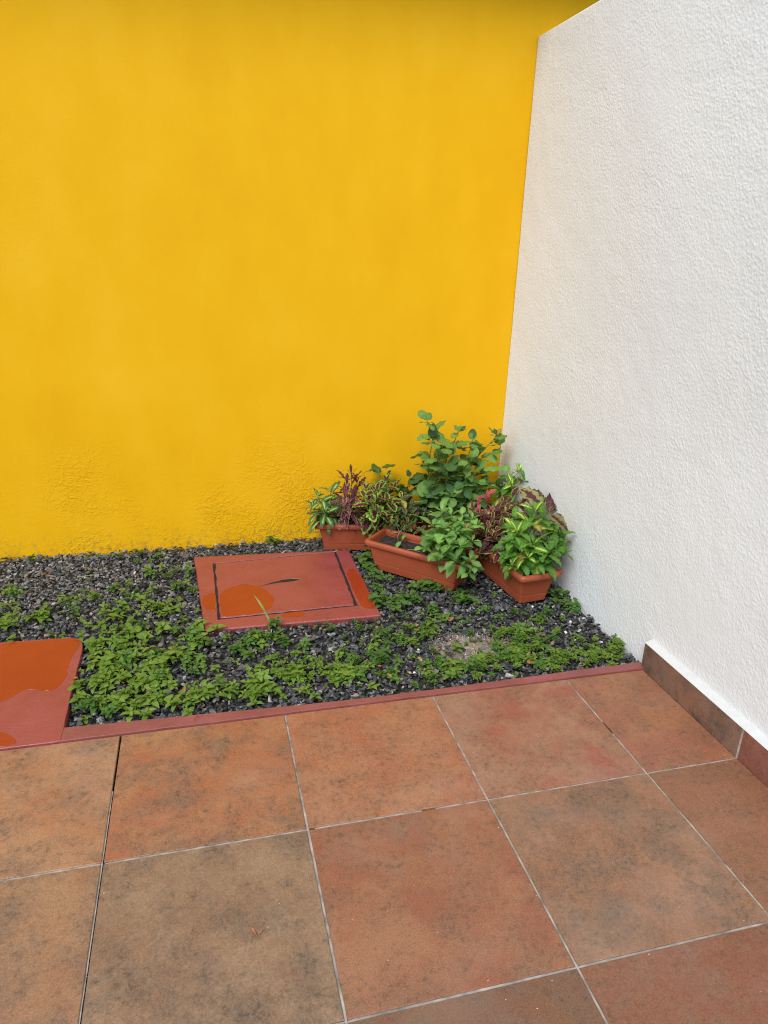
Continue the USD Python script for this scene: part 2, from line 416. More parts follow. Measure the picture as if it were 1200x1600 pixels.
# yellow wall: front sheet with slow unevenness, then back, top and ends
nx, nz = 130, 90
YT = 2.74
wx, wz = np.meshgrid(np.linspace(-3.2, 4.6, nx), np.linspace(-0.12, YT, nz), indexing='ij')
wy = YW - 0.007 * (meshkit.fbm(np.stack([wx * 1.6, wx * 0, wz * 1.6], -1), 3, 11) - 0.5)
fv = np.stack([wx, wy, wz], -1).reshape(-1, 3)
ii = (np.arange(nx - 1)[:, None] * nz + np.arange(nz - 1)[None]).ravel()
ff = np.vstack([np.stack([ii, ii + nz, ii + nz + 1], 1), np.stack([ii, ii + nz + 1, ii + 1], 1)])
yw = thing('yellow_wall', 'tall yellow painted wall with rough plaster patches near its foot', 'wall')
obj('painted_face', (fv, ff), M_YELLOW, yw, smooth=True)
obj('wall_core', box(-3.2, 4.6, YW + 0.012, YW + 0.16, -0.12, YT), M_YELLOW, yw)
obj('eave', box(-3.4, 4.8, YW - 0.32, YW + 0.30, YT + 0.002, YT + 0.10), M_EAVE, yw)

# white wall with its skirting
ww = thing('white_wall', 'white stucco garden wall on the right with tiled skirting along the patio', 'wall')
WT = 4.659 * T
ys = np.linspace(-2.9, YW - 0.004, 120)
crest = WT + 0.006 * (meshkit.fbm(np.stack([ys * 9, ys * 0, ys * 0], -1), 3, 2) - 0.5)
prof = [(XW, -0.1, 0), (XW, 0.0, -0.012), (XW + 0.012, 0, 0), (XW + 0.13, 0, 0), (XW + 0.13, -0.1, 0)]
v = []
for y, c in zip(ys, crest):
    v += [[XW + 0.006, y, -0.1], [XW + 0.006, y, c - 0.016], [XW + 0.0075, y, c - 0.004], [XW + 0.014, y, c], [XW + 0.13, y, c], [XW + 0.13, y, -0.1]]
f = []
for j in range(len(ys) - 1):
    for k in range(5):
        a, b = j * 6 + k, j * 6 + k + 1
        f += [[a, a + 6, b + 6], [a, b + 6, b]]
e = (len(ys) - 1) * 6
f += [[0, 1, 5], [1, 4, 5], [1, 2, 3], [1, 3, 4], [e, e + 5, e + 1], [e + 1, e + 5, e + 4], [e + 1, e + 3, e + 2], [e + 1, e + 4, e + 3]]
ms = trimesh.Trimesh(v, f, process=False)
trimesh.repair.fix_normals(ms)
obj('wall_core', ms, M_WHITE, ww, smooth=50)
# the stucco coat, its grain modelled
ny_, nz_ = 900, 880
sy, sz = np.meshgrid(np.linspace(-0.36, YW - 0.003, ny_), np.linspace(-0.06, WT - 0.004, nz_), indexing='ij')
q = np.stack([sy, sz, sy * 0], -1)
amp = 0.55 + 0.75 * meshkit.fbm(q * 3.1, 2, 44)
g1 = meshkit.noise(q * 300, 45); g2 = meshkit.noise(q * 185 + 3, 46); g3 = meshkit.fbm(q * 14, 3, 47)
grain = np.clip(g1 * 0.6 + g2 * 0.65 - 0.42, 0, 1)
hgt = 0.0018 * amp * grain + 0.0022 * (g3 - 0.5) + 0.006 * (meshkit.fbm(q * 2.2, 2, 48) - 0.5)
hgt *= np.clip((WT - 0.004 - sz) / 0.012, 0, 1) ** 0.5
sx = XW - hgt
sx[:, -1] = XW + 0.008
iv = np.stack([sx, sy, sz], -1).reshape(-1, 3)
ii = (np.arange(ny_ - 1)[:, None] * nz_ + np.arange(nz_ - 1)[None]).ravel()
sf = np.vstack([np.stack([ii, ii + nz_ + 1, ii + nz_], 1), np.stack([ii, ii + 1, ii + nz_ + 1], 1)])
obj('stucco', (iv, sf), M_WHITE, ww, smooth=True)
sk_m = [tile_mat('skirting_glaze', (0.21, 0.105, 0.068), (0.165, 0.100, 0.070), (0.070, 0.045, 0.032), 51, .75), tile_mat('skirting_glaze_001', (0.235, 0.082, 0.055), (0.20, 0.070, 0.048), (0.15, 0.05, 0.035), 52, .5)]
SY = [(0.006, 1.012 * T), (-T + 0.004, -0.003), (-2 * T + 0.004, -T - 0.003)]
for k, (y0, y1) in enumerate(SY):
    sk = bev_poly([(XS, y0), (XW - 0.003, y0), (XW - 0.003, y1), (XS, y1)], -0.012, 0.104, 0.0015)
    obj('skirting_tile', sk, sk_m[k % 2], ww)
for k in (0, 1):
    yj = (0.0015, -T + 0.0005)[k]
    obj('skirting_joint', box(XS + 0.0008, XW - 0.004, yj - 0.0042, yj + 0.0042, -0.01, 0.1025), M_GROUT, ww)
yc0, yc1 = -2 * T, 1.012 * T
cp = np.array([(XS - 0.001, 0.1042), (XW + 0.002, 0.1042), (XW + 0.002, 0.1165), (XW - 0.006, 0.1150), (XS + 0.005, 0.1085), (XS + 0.0004, 0.1068)])
yy_ = np.linspace(yc0, yc1, 60)
v = []
for y in yy_:
    w = 0.0022 * (meshkit.fbm(np.array([[y * 25, 3.1, 0]]), 3, 8)[0] - 0.5)
    q = cp.copy(); q[2:4, 1] += 2 * w; q[4:, 1] += w
    v += [[x, y, z] for x, z in q]
f = []
for j in range(len(yy_) - 1):
    for k in range(6):
        a, b = j * 6 + k, j * 6 + (k + 1) % 6
        f += [[a, b, b + 6], [a, b + 6, a + 6]]
e = (len(yy_) - 1) * 6
f += [[0, k + 1, k] for k in range(1, 5)] + [[e, e + k, e + k + 1] for k in range(1, 5)]
ms = trimesh.Trimesh(v, f, process=False); trimesh.repair.fix_normals(ms)
obj('skirting_cap', ms, M_CAP, ww, smooth=35)

# ------------------------------------------------------------------ red concrete slabs
def film(pts_px, z, seed, parent, amp=0.006, thick=0.0006, clip=None):
    p = [at(x, y, 2, z)[:2] for x, y in pts_px]
    for _ in range(3):                            # rounded like spilt water
        p = [x for a_, b_ in zip(p, p[1:] + p[:1]) for x in (a_ * 0.75 + b_ * 0.25, a_ * 0.25 + b_ * 0.75)]
    poly = Polygon(p)
    if clip is not None:
        poly = poly.intersection(clip)
    q = wobble(list(poly.exterior.coords), 0.008, amp, seed, freq=26)
    return obj('wet_patch', bev_poly(q, z - 0.002, z + thick, 0.0005), M_WET, parent, smooth=40)


slab = thing('concrete_slab', 'red painted concrete slab with a large wet patch at the left edge of the gravel', 'slab')
sl = [(-1.5, YK + 0.001), (-0.3405 * T, YK + 0.001), (-0.3405 * T, 1.08 * T), (-0.350 * T, 1.6 * T), (-0.354 * T, 2.02 * T), (-0.357 * T, 2.08 * T), (-0.366 * T, 2.13 * T), (-0.382 * T, 2.175 * T), (-0.408 * T, 2.21 * T), (-0.445 * T, 2.23 * T), (-0.49 * T, 2.238 * T), (-0.967 * T, 2.262 * T), (-1.5, 2.33 * T)]
slab_out = Polygon(wobble(sl, 0.012, 0.0016, 6, rad=0.0))
obj('slab_body', bev_poly(np.array(shapely.geometry.polygon.orient(slab_out).exterior.coords)[:-1], -0.07, 0.0065, 0.002), M_RED, slab, smooth=40)
inner = slab_out.buffer(-0.006)
film([(-90, 1012), (-20, 1010), (24, 1004), (28, 996), (60, 991), (100, 990), (116, 993), (125, 1001), (124, 1011), (112, 1028), (107, 1046), (99, 1066), (86, 1079), (70, 1080), (54, 1076), (38, 1079), (18, 1089), (-5, 1101), (-40, 1112), (-110, 1120)], 0.0065, 7, slab, 0.008, clip=inner)
film([(-60, 1150), (-10, 1142), (12, 1146), (27, 1158), (20, 1164), (-60, 1180)], 0.0065, 8, slab, 0.004, clip=inner)

hatch = thing('inspection_hatch', 'square red painted concrete inspection hatch set in the gravel before the yellow wall', 'hatch')
HZ = 0.014
ho = [at(x, y, 2, HZ)[:2] for x, y in ((320, 985), (596, 961), (545, 859), (303, 870))]
hi = [at(x, y, 2, HZ)[:2] for x, y in ((341, 968), (559, 946), (525, 861), (333, 880))]
outer = Polygon(wobble(ho, 0.012, 0.0022, 12, rad=0.006))
inner_hole = Polygon(wobble(hi, 0.010, 0.0020, 13))
lid_out = affinity.translate(Polygon(wobble(hi, 0.006, 0.0075, 15, freq=34)).buffer(-0.0095), -0.001, 0.0012)


def ring_mesh(o, h, z0, z1, c):
    """A frame: outer outline with a hole, chamfered at the top edges."""
    po, ph = shapely.geometry.polygon.orient(o.buffer(-c)), shapely.geometry.polygon.orient(h.buffer(c * 0.6))
    flat = Polygon(po.exterior.coords, [ph.exterior.coords])
    tv, tf = trimesh.creation.triangulate_polygon(flat, engine='earcut')
    mt = trimesh.Trimesh(np.column_stack([tv, np.full(len(tv), z1)]), tf, process=False)
    if mt.face_normals[:, 2].mean() < 0:
        mt.invert()
    parts = [mt]

    def wall(a, b, za, zb, flip):
        n = 260
        ra, rb = Polygon(a.exterior.coords).exterior, Polygon(b.exterior.coords).exterior
        pa = np.array([ra.interpolate(i / n, normalized=True).coords[0] for i in range(n)])
        pb = np.array([rb.interpolate(rb.project(shapely.Point(q))).coords[0] for q in pa])
        v = np.vstack([np.column_stack([pa, np.full(n, za)]), np.column_stack([pb, np.full(n, zb)])])
        a_ = np.arange(n); b_ = np.roll(a_, -1)
        f = np.vstack([np.stack([a_, b_, b_ + n], 1), np.stack([a_, b_ + n, a_ + n], 1)])
        if flip:
            f = f[:, ::-1]
        return trimesh.Trimesh(v, f, process=False)
    oo, hh = shapely.geometry.polygon.orient(o), shapely.geometry.polygon.orient(h)
    parts += [wall(oo, oo, z0, z1 - c, False), wall(oo, po, z1 - c, z1, False), wall(hh, hh, z0, z1 - c, True), wall(hh, ph, z1 - c, z1, True)]
    return cat(parts)


obj('frame', ring_mesh(outer, inner_hole, -0.06, HZ, 0.004), M_RED, hatch, smooth=40)
# the lid, with a broken slot near its middle
a, b = at(405, 916, 2, HZ)[:2], at(473, 905, 2, HZ)[:2]
sl_pts = []
for t in np.linspace(0, 1, 22):
    wv = 0.0130 * (math.sin(PI * t ** 1.6) ** 1.1) * (0.75 + 0.5 * meshkit.noise(np.array([[t * 9, 1.0, 0]]), 3)[0]) + 0.0012
    sl_pts.append((a + (b - a) * t + np.array([0.004 * math.sin(5 * t), 0.014 * math.sin(PI * t) + wv]), a + (b - a) * t + np.array([0.004 * math.sin(5 * t), 0.014 * math.sin(PI * t) - wv])))
slot = Polygon([p for p, _ in sl_pts] + [q for _, q in sl_pts[::-1]]).buffer(0)
obj('lid', ring_mesh(lid_out, slot if slot.geom_type == 'Polygon' else max(slot.geoms, key=lambda g: g.area), HZ - 0.02, HZ + 0.0004, 0.003), M_RED, hatch, smooth=40)
hole = slot.buffer(0.004)
obj('slot_bottom', bev_poly(np.array(shapely.geometry.polygon.orient(hole).exterior.coords)[:-1], -0.02, HZ - 0.0012, 0.001), M_SLOT, hatch)
obj('gap_bottom', bev_poly(np.array(shapely.geometry.polygon.orient(inner_hole.buffer(0.03)).exterior.coords)[:-1], -0.05, HZ - 0.0035, 0.001), M_SLOT, hatch)
film([(343, 925), (362, 917), (378, 912), (396, 914), (410, 919), (422, 926), (430, 932), (428, 942), (424, 950), (408, 958), (392, 962), (354, 966), (345, 962), (342, 945)], HZ + 0.0004, 14, hatch, 0.010, clip=lid_out.buffer(-0.006))
film([(314, 940), (322, 930), (334, 926), (345, 926), (345, 953), (330, 954), (318, 950)], HZ, 16, hatch, 0.010, clip=outer.difference(inner_hole.buffer(0.005)))
film([(538, 890), (555, 888), (566, 905), (580, 930), (588, 948), (580, 953), (566, 950), (560, 940), (550, 918)], HZ, 17, hatch, 0.010, clip=outer.buffer(-0.006).difference(inner_hole.buffer(0.004)))
film([(440, 959), (458, 956), (476, 955), (478, 962), (455, 966), (441, 965)], HZ, 18, hatch, 0.004, clip=outer.difference(inner_hole.buffer(0.004)))

# ------------------------------------------------------------------ gravel
def stone(seed, flat):
    r = np.random.default_rng(seed)
    p = r.normal(size=(13, 3)); p /= np.linalg.norm(p, axis=1, keepdims=True)
    p *= r.uniform(0.75, 1.05, (13, 1)) * np.array([1.0, r.uniform(0.62, 0.85), flat])
    h = trimesh.convex.convex_hull(p)
    return trimesh.Trimesh(h.vertices, h.faces, process=False)


def stone_mat(name, ramp, rough=0.55):
    return mat(name, {
        'oi': ('object_info', {}), 'r': ('rgb_ramp', {'ramp': ramp}),
        'g': ('geometry', {}), 'n': ('noise_texture', {'scale': 130.0, 'detail': 3.0}), 'mr': ('map_range', {'from_min': 0.3, 'from_max': 0.7, 'to_min': 0.6, 'to_max': 1.4, 'clamp': True}),
        's': ('vector_math', {'math_type': 'scale'}), 'p': ('principled_bsdf', {'roughness': rough, 'specular_ior_level': 0.4})},
        [('oi.random', 'r.fac'), ('g.position', 'n.vector'), ('n.fac', 'mr.value'), ('r.color', 's.vector1'), ('mr.result', 's.scale'), ('s.vector', 'p.base_color')], 'p.BSDF')


M_STONE = [stone_mat('slate_stone', [(0, (0.014, 0.015, 0.017)), (0.5, (0.038, 0.040, 0.044)), (1, (0.085, 0.085, 0.085))]),
           stone_mat('grey_stone', [(0, (0.07, 0.07, 0.072)), (0.6, (0.15, 0.146, 0.138)), (1, (0.29, 0.275, 0.25))]),
           stone_mat('brown_stone', [(0, (0.10, 0.075, 0.055)), (0.6, (0.17, 0.135, 0.10)), (1, (0.27, 0.22, 0.17))])]
M_PALE = stone_mat('pale_stone', [(0, (0.36, 0.34, 0.31)), (1, (0.62, 0.61, 0.58))])


def instancer(name, protos, pos, quats, scales, idx, kind='stuff'):
    pi = UsdGeom.PointInstancer.Define(stage, numbered('/World', name))
    base = str(pi.GetPath())
    paths = []
    for nm, mesh, mt, sm in protos:
        p = usdkit.mesh(stage, numbered(base, nm), mesh, mt, sm)
        paths.append(p.GetPath())
    pi.CreatePrototypesRel().SetTargets(paths)
    pi.CreatePositionsAttr(Vt.Vec3fArray.FromNumpy(np.asarray(pos, np.float32)))
    pi.CreateOrientationsAttr(Vt.QuathArray([Gf.Quath(float(q[0]), float(q[1]), float(q[2]), float(q[3])) for q in quats]))
    pi.CreateScalesAttr(Vt.Vec3fArray.FromNumpy(np.asarray(scales, np.float32)))
    pi.CreateProtoIndicesAttr(Vt.IntArray.FromNumpy(np.asarray(idx, np.int32)))
    return tag(pi.GetPrim(), kind=kind)


def quat_zxy(rz, rx, ry):
    from scipy.spatial.transform import Rotation as Ro
    q = Ro.from_euler('xyz', np.stack([rx, ry, rz], 1)).as_quat()
    return q[:, [3, 0, 1, 2]]


rng = np.random.default_rng(17)
SAND = at(738, 1004)[:2]
n = 36000
gp = np.column_stack([rng.uniform(-1.5, XW - 0.004, n), rng.uniform(YK + 0.045, YW - 0.008, n)])
blocked = outer.buffer(0.002).union(slab_out.buffer(0.002)).union(Polygon(kerb_poly).buffer(0.002))
gp = gp[~shapely.contains_xy(blocked, gp[:, 0], gp[:, 1])]
ds = np.hypot((gp[:, 0] - SAND[0]) / 0.16, (gp[:, 1] - SAND[1]) / 0.11)
gp = gp[(ds > 1.0) | (rng.random(len(gp)) < 0.45)]
n = len(gp)
size = np.exp(rng.normal(0, 0.30, n)) * 0.0094
lay = rng.random(n)
gz = ZG + 0.004 + lay ** 0.8 * 0.018 + 0.010 * (meshkit.fbm(np.column_stack([gp * 5, np.zeros(n)]), 3, 21) - 0.35) + banked(gp[:, 0], gp[:, 1])
protos, kinds = [], []
for k in range(8):
    protos.append(('dark_stone', stone(k, 0.38 + 0.05 * (k % 3)), M_STONE[0], False))
for k in range(3):
    protos.append(('grey_stone', stone(30 + k, 0.5), M_STONE[1], False))
for k in range(3):
    protos.append(('brown_stone', stone(40 + k, 0.45), M_STONE[2], False))
left = np.clip((0.35 - gp[:, 0]) / 0.6, 0, 1) * np.clip((gp[:, 1] - 1.2) / 0.3, 0, 1)
u = rng.random(n)
pg, pb = 0.22 + 0.26 * left, 0.05 + 0.13 * left
idx = np.where(u < pb, 11 + rng.integers(0, 3, n), np.where(u < pb + pg, 8 + rng.integers(0, 3, n), rng.integers(0, 8, n)))
q = quat_zxy(rng.uniform(0, 2 * PI, n), rng.normal(0, 0.38, n), rng.normal(0, 0.38, n))
instancer('gravel', protos, np.column_stack([gp, gz]), q, np.repeat(size[:, None], 3, 1), idx)

# sandy grit where the gravel is thin
M_SAND = plain('sandy_grit', (0.25, 0.20, 0.155), 0.95, 60, 0.35, 1.0, 160, bdist=0.006)
th = np.linspace(0, 2 * PI, 60, endpoint=False)
rr = np.linspace(0, 1, 14)
v = [[SAND[0], SAND[1], 0.0]]
for r_ in rr[1:]:
    for t in th:
        edge = 1 + 0.45 * (meshkit.fbm(np.array([[math.cos(t) * 1.8, math.sin(t) * 1.8, 1.0]]), 3, 3)[0] - 0.5) * 2
        x, y = SAND[0] + 0.165 * r_ * edge * math.cos(t), SAND[1] + 0.115 * r_ * edge * math.sin(t)
        z = -0.005 - 0.024 * r_ ** 2 + 0.008 * (meshkit.fbm(np.array([[x * 40, y * 40, 0]]), 3, 6)[0] - 0.5)
        v.append([x, y, z])
f = [[0, 1 + k, 1 + (k + 1) % 60] for k in range(60)]
for j in range(12):
    for k in range(60):
        p0, p1 = 1 + j * 60 + k, 1 + j * 60 + (k + 1) % 60
        f += [[p0, p0 + 60, p1 + 60], [p0, p1 + 60, p1]]
tag(obj('sand', (np.array(v), np.array(f)), M_SAND, smooth=True), kind='stuff')
n = 1500
a_, r_ = rng.uniform(0, 2 * PI, n), rng.random(n) ** 0.5 * 1.25
gpos = np.column_stack([SAND[0] + 0.16 * r_ * np.cos(a_), SAND[1] + 0.11 * r_ * np.sin(a_), -0.006 - 0.012 * r_ ** 2 + rng.uniform(0, .004, n)])
instancer('grit', [('grit_grain', stone(60 + k, 0.6), (M_STONE[2], M_SAND, M_STONE[1], M_PALE)[k], False) for k in range(4)], gpos,
          quat_zxy(rng.uniform(0, 6, n), rng.normal(0, .6, n), rng.normal(0, .6, n)), np.repeat(rng.uniform(0.0018, 0.0048, (n, 1)), 3, 1), rng.choice(4, n, p=[.4, .35, .15, .10]))

# single pale pebbles one can point at
PEB = [(133, 903, 'white pebble left of its twin, in the bare gravel near the yellow wall', .017), (211, 895, None, .016), (180, 918, None, .015), (36, 884, None, .015), (22, 884, None, .012), (58, 880, None, .014),
       (208, 925, None, .012), (273, 968, None, .013), (226, 1022, None, .015), (596, 990, None, .015), (690, 950, None, .012), (832, 948, None, .014), (878, 960, None, .018), (892, 972, None, .017), (905, 985, None, .02),
       (912, 966, None, .016), (928, 962, None, .013), (884, 988, None, .016), (898, 1000, None, .014), (938, 975, None, .014), (928, 1012, None, .022), (940, 1003, None, .013), (868, 975, None, .012), (706, 1036, None, .014), (623, 1037, None, .011),
       (855, 1040, None, .014), (654, 1015, None, .012), (594, 989, None, .012), (776, 1000, None, .014), (820, 1020, None, .016), (648, 1051, None, .012), (484, 985, None, .012), (520, 1018, None, .010), (560, 880, None, .010)]
for k, (px, py, _, s) in enumerate(PEB):
    p = at(px, py, 2, -0.004)
    st = stone(100 + k % 9, 0.55)
    st.apply_scale(s * 0.62)
    st.apply_transform(trimesh.transformations.euler_matrix(*rng.normal(0, .3, 2), rng.uniform(0, 6)))
    st.apply_translation(p)
    if px > 860:
        lab, grp = 'pale pebble lying in the light scatter of stones at the foot of the white wall', 'pale pebbles by the white wall'
    elif (px, py) == (211, 895):
        lab, grp = 'biggest white pebble on the bare gravel, midway between left edge and hatch', None
    elif (px, py) == (226, 1022):
        lab, grp = 'buff pebble in the thick weeds right of the left slab', None
    elif (px, py) == (273, 968):
        lab, grp = 'pale pebble beside the left edge of the hatch', None
    elif px < 230:
        lab, grp = 'pale pebble on the bare gravel between the yellow wall and the left slab', 'pale pebbles on the bare gravel'
    elif px < 600:
        lab, grp = 'pale pebble in the gravel along the front of the hatch', 'pale pebbles before the hatch'
    else:
        lab, grp = 'pale pebble near the sandy patch in the right half of the bed', 'pale pebbles near the sand'
    tag(obj('pebble', st, M_PALE), lab, 'pebble', grp)

# ------------------------------------------------------------------ planters
M_TERRA = mat('terracotta_plastic', {
    'g': ('geometry', {}), 'n': ('noise_texture', {'scale': 9.0, 'detail': 5.0, 'roughness': 0.6}),
    'r': ('rgb_ramp', {'ramp': [(0.3, (0.265, 0.054, 0.021)), (0.7, (0.33, 0.073, 0.029))]}),
    'n2': ('noise_texture', {'scale': 70.0, 'detail': 4.0, 'roughness': 0.7}), 'r2': ('map_range', {'from_min': 0.58, 'from_max': 0.75, 'to_min': 0.0, 'to_max': 0.35, 'clamp': True}),
    'mx': ('mix_color', {'b': (0.30, 0.17, 0.11)}), 'rr': ('map_range', {'from_min': 0.3, 'from_max': 0.7, 'to_min': 0.38, 'to_max': 0.55, 'clamp': True}),
    'b': ('bump', {'strength': 0.25, 'distance': 0.001}), 'p': ('principled_bsdf', {'specular_ior_level': 0.4})},
    [('g.position', 'n.vector'), ('n.fac', 'r.fac'), ('g.position', 'n2.vector'), ('n2.fac', 'r2.value'), ('r.color', 'mx.a'), ('r2.result', 'mx.fac'), ('mx.result', 'p.base_color'),
     ('n.fac', 'rr.value'), ('rr.result', 'p.roughness'), ('n2.fac', 'b.height'), ('b.normal', 'p.normal')], 'p.BSDF')
M_SOIL = plain('potting_soil', (0.030, 0.021, 0.016), 0.95, 60, 0.6, 1.0, 140, bdist=0.008)


def rrect(L, W, r, z, seg=4):
    out = []
    for cx, cy, a0 in ((L / 2 - r, W / 2 - r, 0), (-L / 2 + r, W / 2 - r, 90), (-L / 2 + r, -W / 2 + r, 180), (L / 2 - r, -W / 2 + r, 270)):
        for k in range(seg + 1):
            a = math.radians(a0 + 90 * k / seg)
            out.append([cx + r * math.cos(a), cy + r * math.sin(a), z])
    return np.array(out)


def loft(rings, cap0=False, cap1=False, loop=False):
    n = len(rings[0])
    v = np.vstack(rings)
    f = []
    pairs = [(k, k + 1) for k in range(len(rings) - 1)] + ([(len(rings) - 1, 0)] if loop else [])
    for a, b in pairs:
        for k in range(n):
            q = (k + 1) % n
            f += [[a * n + k, a * n + q, b * n + q], [a * n + k, b * n + q, b * n + k]]
    if cap0:
        f += [[0, k + 1, k] for k in range(1, n - 1)]
    if cap1:
        e = (len(rings) - 1) * n
        f += [[e, e + k, e + k + 1] for k in range(1, n - 1)]
    return trimesh.Trimesh(v, f, process=False)


PL, PW, PH = 0.505, 0.200, 0.150
SOILZ = 0.118


def planter(label, loc, rz, seed, knob=False, z=0.0, rx=0.0, ry=0.0):
    t = thing('planter', label, 'planter', (loc[0] * T, loc[1] * T, z), rz, 'terracotta planters in the corner', rx, ry)
    zs = [(0.0, 0.402, 0.122), (0.004, 0.410, 0.130), (0.036, 0.4215, 0.1395), (0.0375, 0.4155, 0.1335), (0.040, 0.4155, 0.1335), (0.0415, 0.4225, 0.1405), (0.090, 0.444, 0.156), (0.126, 0.459, 0.168)]
    body = loft([rrect(L, W, 0.010, z_) for z_, L, W in zs], cap0=True)
    inn = loft([rrect(L - 0.005, W - 0.005, 0.008, z_) for z_, L, W in ((0.128, 0.459, 0.168), (0.09, 0.444, 0.156))])
    inn.invert()
    obj('body', cat([body, inn]), M_TERRA, t, smooth=30)
    rp = [(0.0, 0.124), (0.016, 0.1235), (0.0205, 0.126), (0.0220, 0.131), (0.0222, 0.139), (0.020, 0.1455), (0.015, 0.1495), (0.008, 0.150), (0.002, 0.1475), (-0.0005, 0.142), (-0.002, 0.128)]
    rim = loft([rrect(0.459 + 2 * d, 0.158 + 2 * d * 0.95, 0.010 + max(0, d) * 0.5, z_) for d, z_ in rp], loop=True)
    obj('rim', rim, M_TERRA, t, smooth=40)
    r = np.random.default_rng(seed)
    gx_, gy_ = np.meshgrid(np.linspace(-0.222, 0.222, 40), np.linspace(-0.077, 0.077, 18), indexing='ij')
    gz_ = SOILZ + 0.018 * (meshkit.fbm(np.stack([gx_ * 30, gy_ * 30, gx_ * 0 + seed], -1), 4, seed) - 0.5)
    ii_ = (np.arange(39)[:, None] * 18 + np.arange(17)[None]).ravel()
    obj('soil', (np.stack([gx_, gy_, gz_], -1).reshape(-1, 3), np.vstack([np.stack([ii_, ii_ + 18, ii_ + 19], 1), np.stack([ii_, ii_ + 19, ii_ + 1], 1)])), M_SOIL, t, smooth=True)
    if knob:
        kx, ky = knob
        kn = cat([trimesh.creation.cylinder(0.011, 0.012, sections=16), trimesh.creation.cylinder(0.006, 0.03, sections=12)])
        kn.apply_transform(trimesh.transformations.rotation_matrix(PI / 2, (1, 0, 0)))
        kn.apply_translation((kx, ky, 0.137))
        obj('hook', kn, M_TERRA, t, smooth=40)
    return t


P1 = dict(loc=(2.125, 3.60), rz=math.atan2(-.207, .978))
P2 = dict(loc=(2.47, 2.847), rz=math.atan2(-.702, .712))
P3 = dict(loc=(3.234, 2.536), rz=math.atan2(.993, -.121))
P4 = dict(loc=(3.150, 3.66), rz=-0.05)
planter('terracotta planter of purple and lime coleus against the yellow wall, behind the hatch corner', P1['loc'], P1['rz'], 1)
planter('frontmost long terracotta planter, half bare soil, with pale green plant at one end', P2['loc'], P2['rz'], 2, z=-0.002, ry=0.012)
planter('terracotta planter beside the white wall, its short end facing the patio', P3['loc'], P3['rz'], 3, knob=(-0.222, -0.108))
planter('rear terracotta planter in the wall corner, hidden under the tallest plant', P4['loc'], P4['rz'], 4)


def pot(P, lx, ly, z=SOILZ):
    c, s = math.cos(P['rz']), math.sin(P['rz'])
    return np.array([P['loc'][0] * T + c * lx - s * ly, P['loc'][1] * T + s * lx + c * ly, z])


# ------------------------------------------------------------------ leaves
def leaf_mat(name, ramp, rough=0.5, trans=0.28, noise=0.10, tip=0.55, vein=0.12, veinn=26.0, patt_scale=40.0, tcol=None):
    """ramp runs from the midrib (0) to the leaf's edge (1). Lateral veins as a fine band of tone and relief."""
    return mat(name, {
        'tc': ('texture_coordinate', {}), 'sp': ('separate_xyz', {}), 'g': ('geometry', {}), 'oi': ('object_info', {}),
        'a': ('math', {'math_type': 'multiply_add', 'value2': 2.0, 'value3': -1.0}), 'ab': ('math', {'math_type': 'absolute'}),
        'tp': ('map_range', {'from_min': tip, 'from_max': 1.0, 'to_min': 0.0, 'to_max': 1.0, 'clamp': True}),
        'mx': ('math', {'math_type': 'maximum'}),
        'n': ('noise_texture', {'scale': patt_scale, 'detail': 2.0}), 'nm': ('math', {'math_type': 'multiply_add', 'value2': noise * 2, 'value3': -noise}),
        'ad': ('math', {'math_type': 'add'}),
        'r': ('rgb_ramp', {'ramp': ramp}),
        'v1': ('math', {'math_type': 'multiply_add', 'value2': -0.32}), 'v2': ('math', {'math_type': 'multiply', 'value2': veinn * 2}), 'v3': ('math', {'math_type': 'sine'}),
        'v4': ('math', {'math_type': 'power', 'value2': 3.0}), 'v4a': ('math', {'math_type': 'absolute'}),
        'vs': ('math', {'math_type': 'multiply_add', 'value2': vein, 'value3': 1.0 - vein * 0.4}),
        'ov': ('map_range', {'from_min': 0.0, 'from_max': 1.0, 'to_min': 0.78, 'to_max': 1.22}),
        'sm': ('math', {'math_type': 'multiply'}),
        'cs': ('vector_math', {'math_type': 'scale'}), 'ct': ('vector_math', {'math_type': 'multiply', 'vector2': (1.1, 1.25, 0.6)}),
        'b': ('bump', {'strength': 0.5, 'distance': 0.0015}),
        'p': ('principled_bsdf', {'roughness': rough, 'specular_ior_level': 0.4}), 't': ('translucent_bsdf', {}), 'm': ('mix_closure', {'fac': trans})},
        [('tc.UV', 'sp.vector'), ('sp.x', 'a.value1'), ('a.value', 'ab.value1'), ('sp.y', 'tp.value'), ('ab.value', 'mx.value1'), ('tp.result', 'mx.value2'),
         ('g.position', 'n.vector'), ('n.fac', 'nm.value1'), ('mx.value', 'ad.value1'), ('nm.value', 'ad.value2'), ('ad.value', 'r.fac'),
         ('ab.value', 'v1.value1'), ('sp.y', 'v1.value3'), ('v1.value', 'v2.value1'), ('v2.value', 'v3.value1'), ('v3.value', 'v4a.value1'), ('v4a.value', 'v4.value1'),
         ('v4.value', 'vs.value1'), ('oi.random', 'ov.value'), ('vs.value', 'sm.value1'), ('ov.result', 'sm.value2'), ('r.color', 'cs.vector1'), ('sm.value', 'cs.scale'),
         ('cs.vector', 'p.base_color'), ('cs.vector', 'ct.vector1'), ('ct.vector', 't.color'), ('v4.value', 'b.height'), ('b.normal', 'p.normal'),
         ('p.BSDF', 'm.closure1'), ('t.BSDF', 'm.closure2')], 'm.closure')


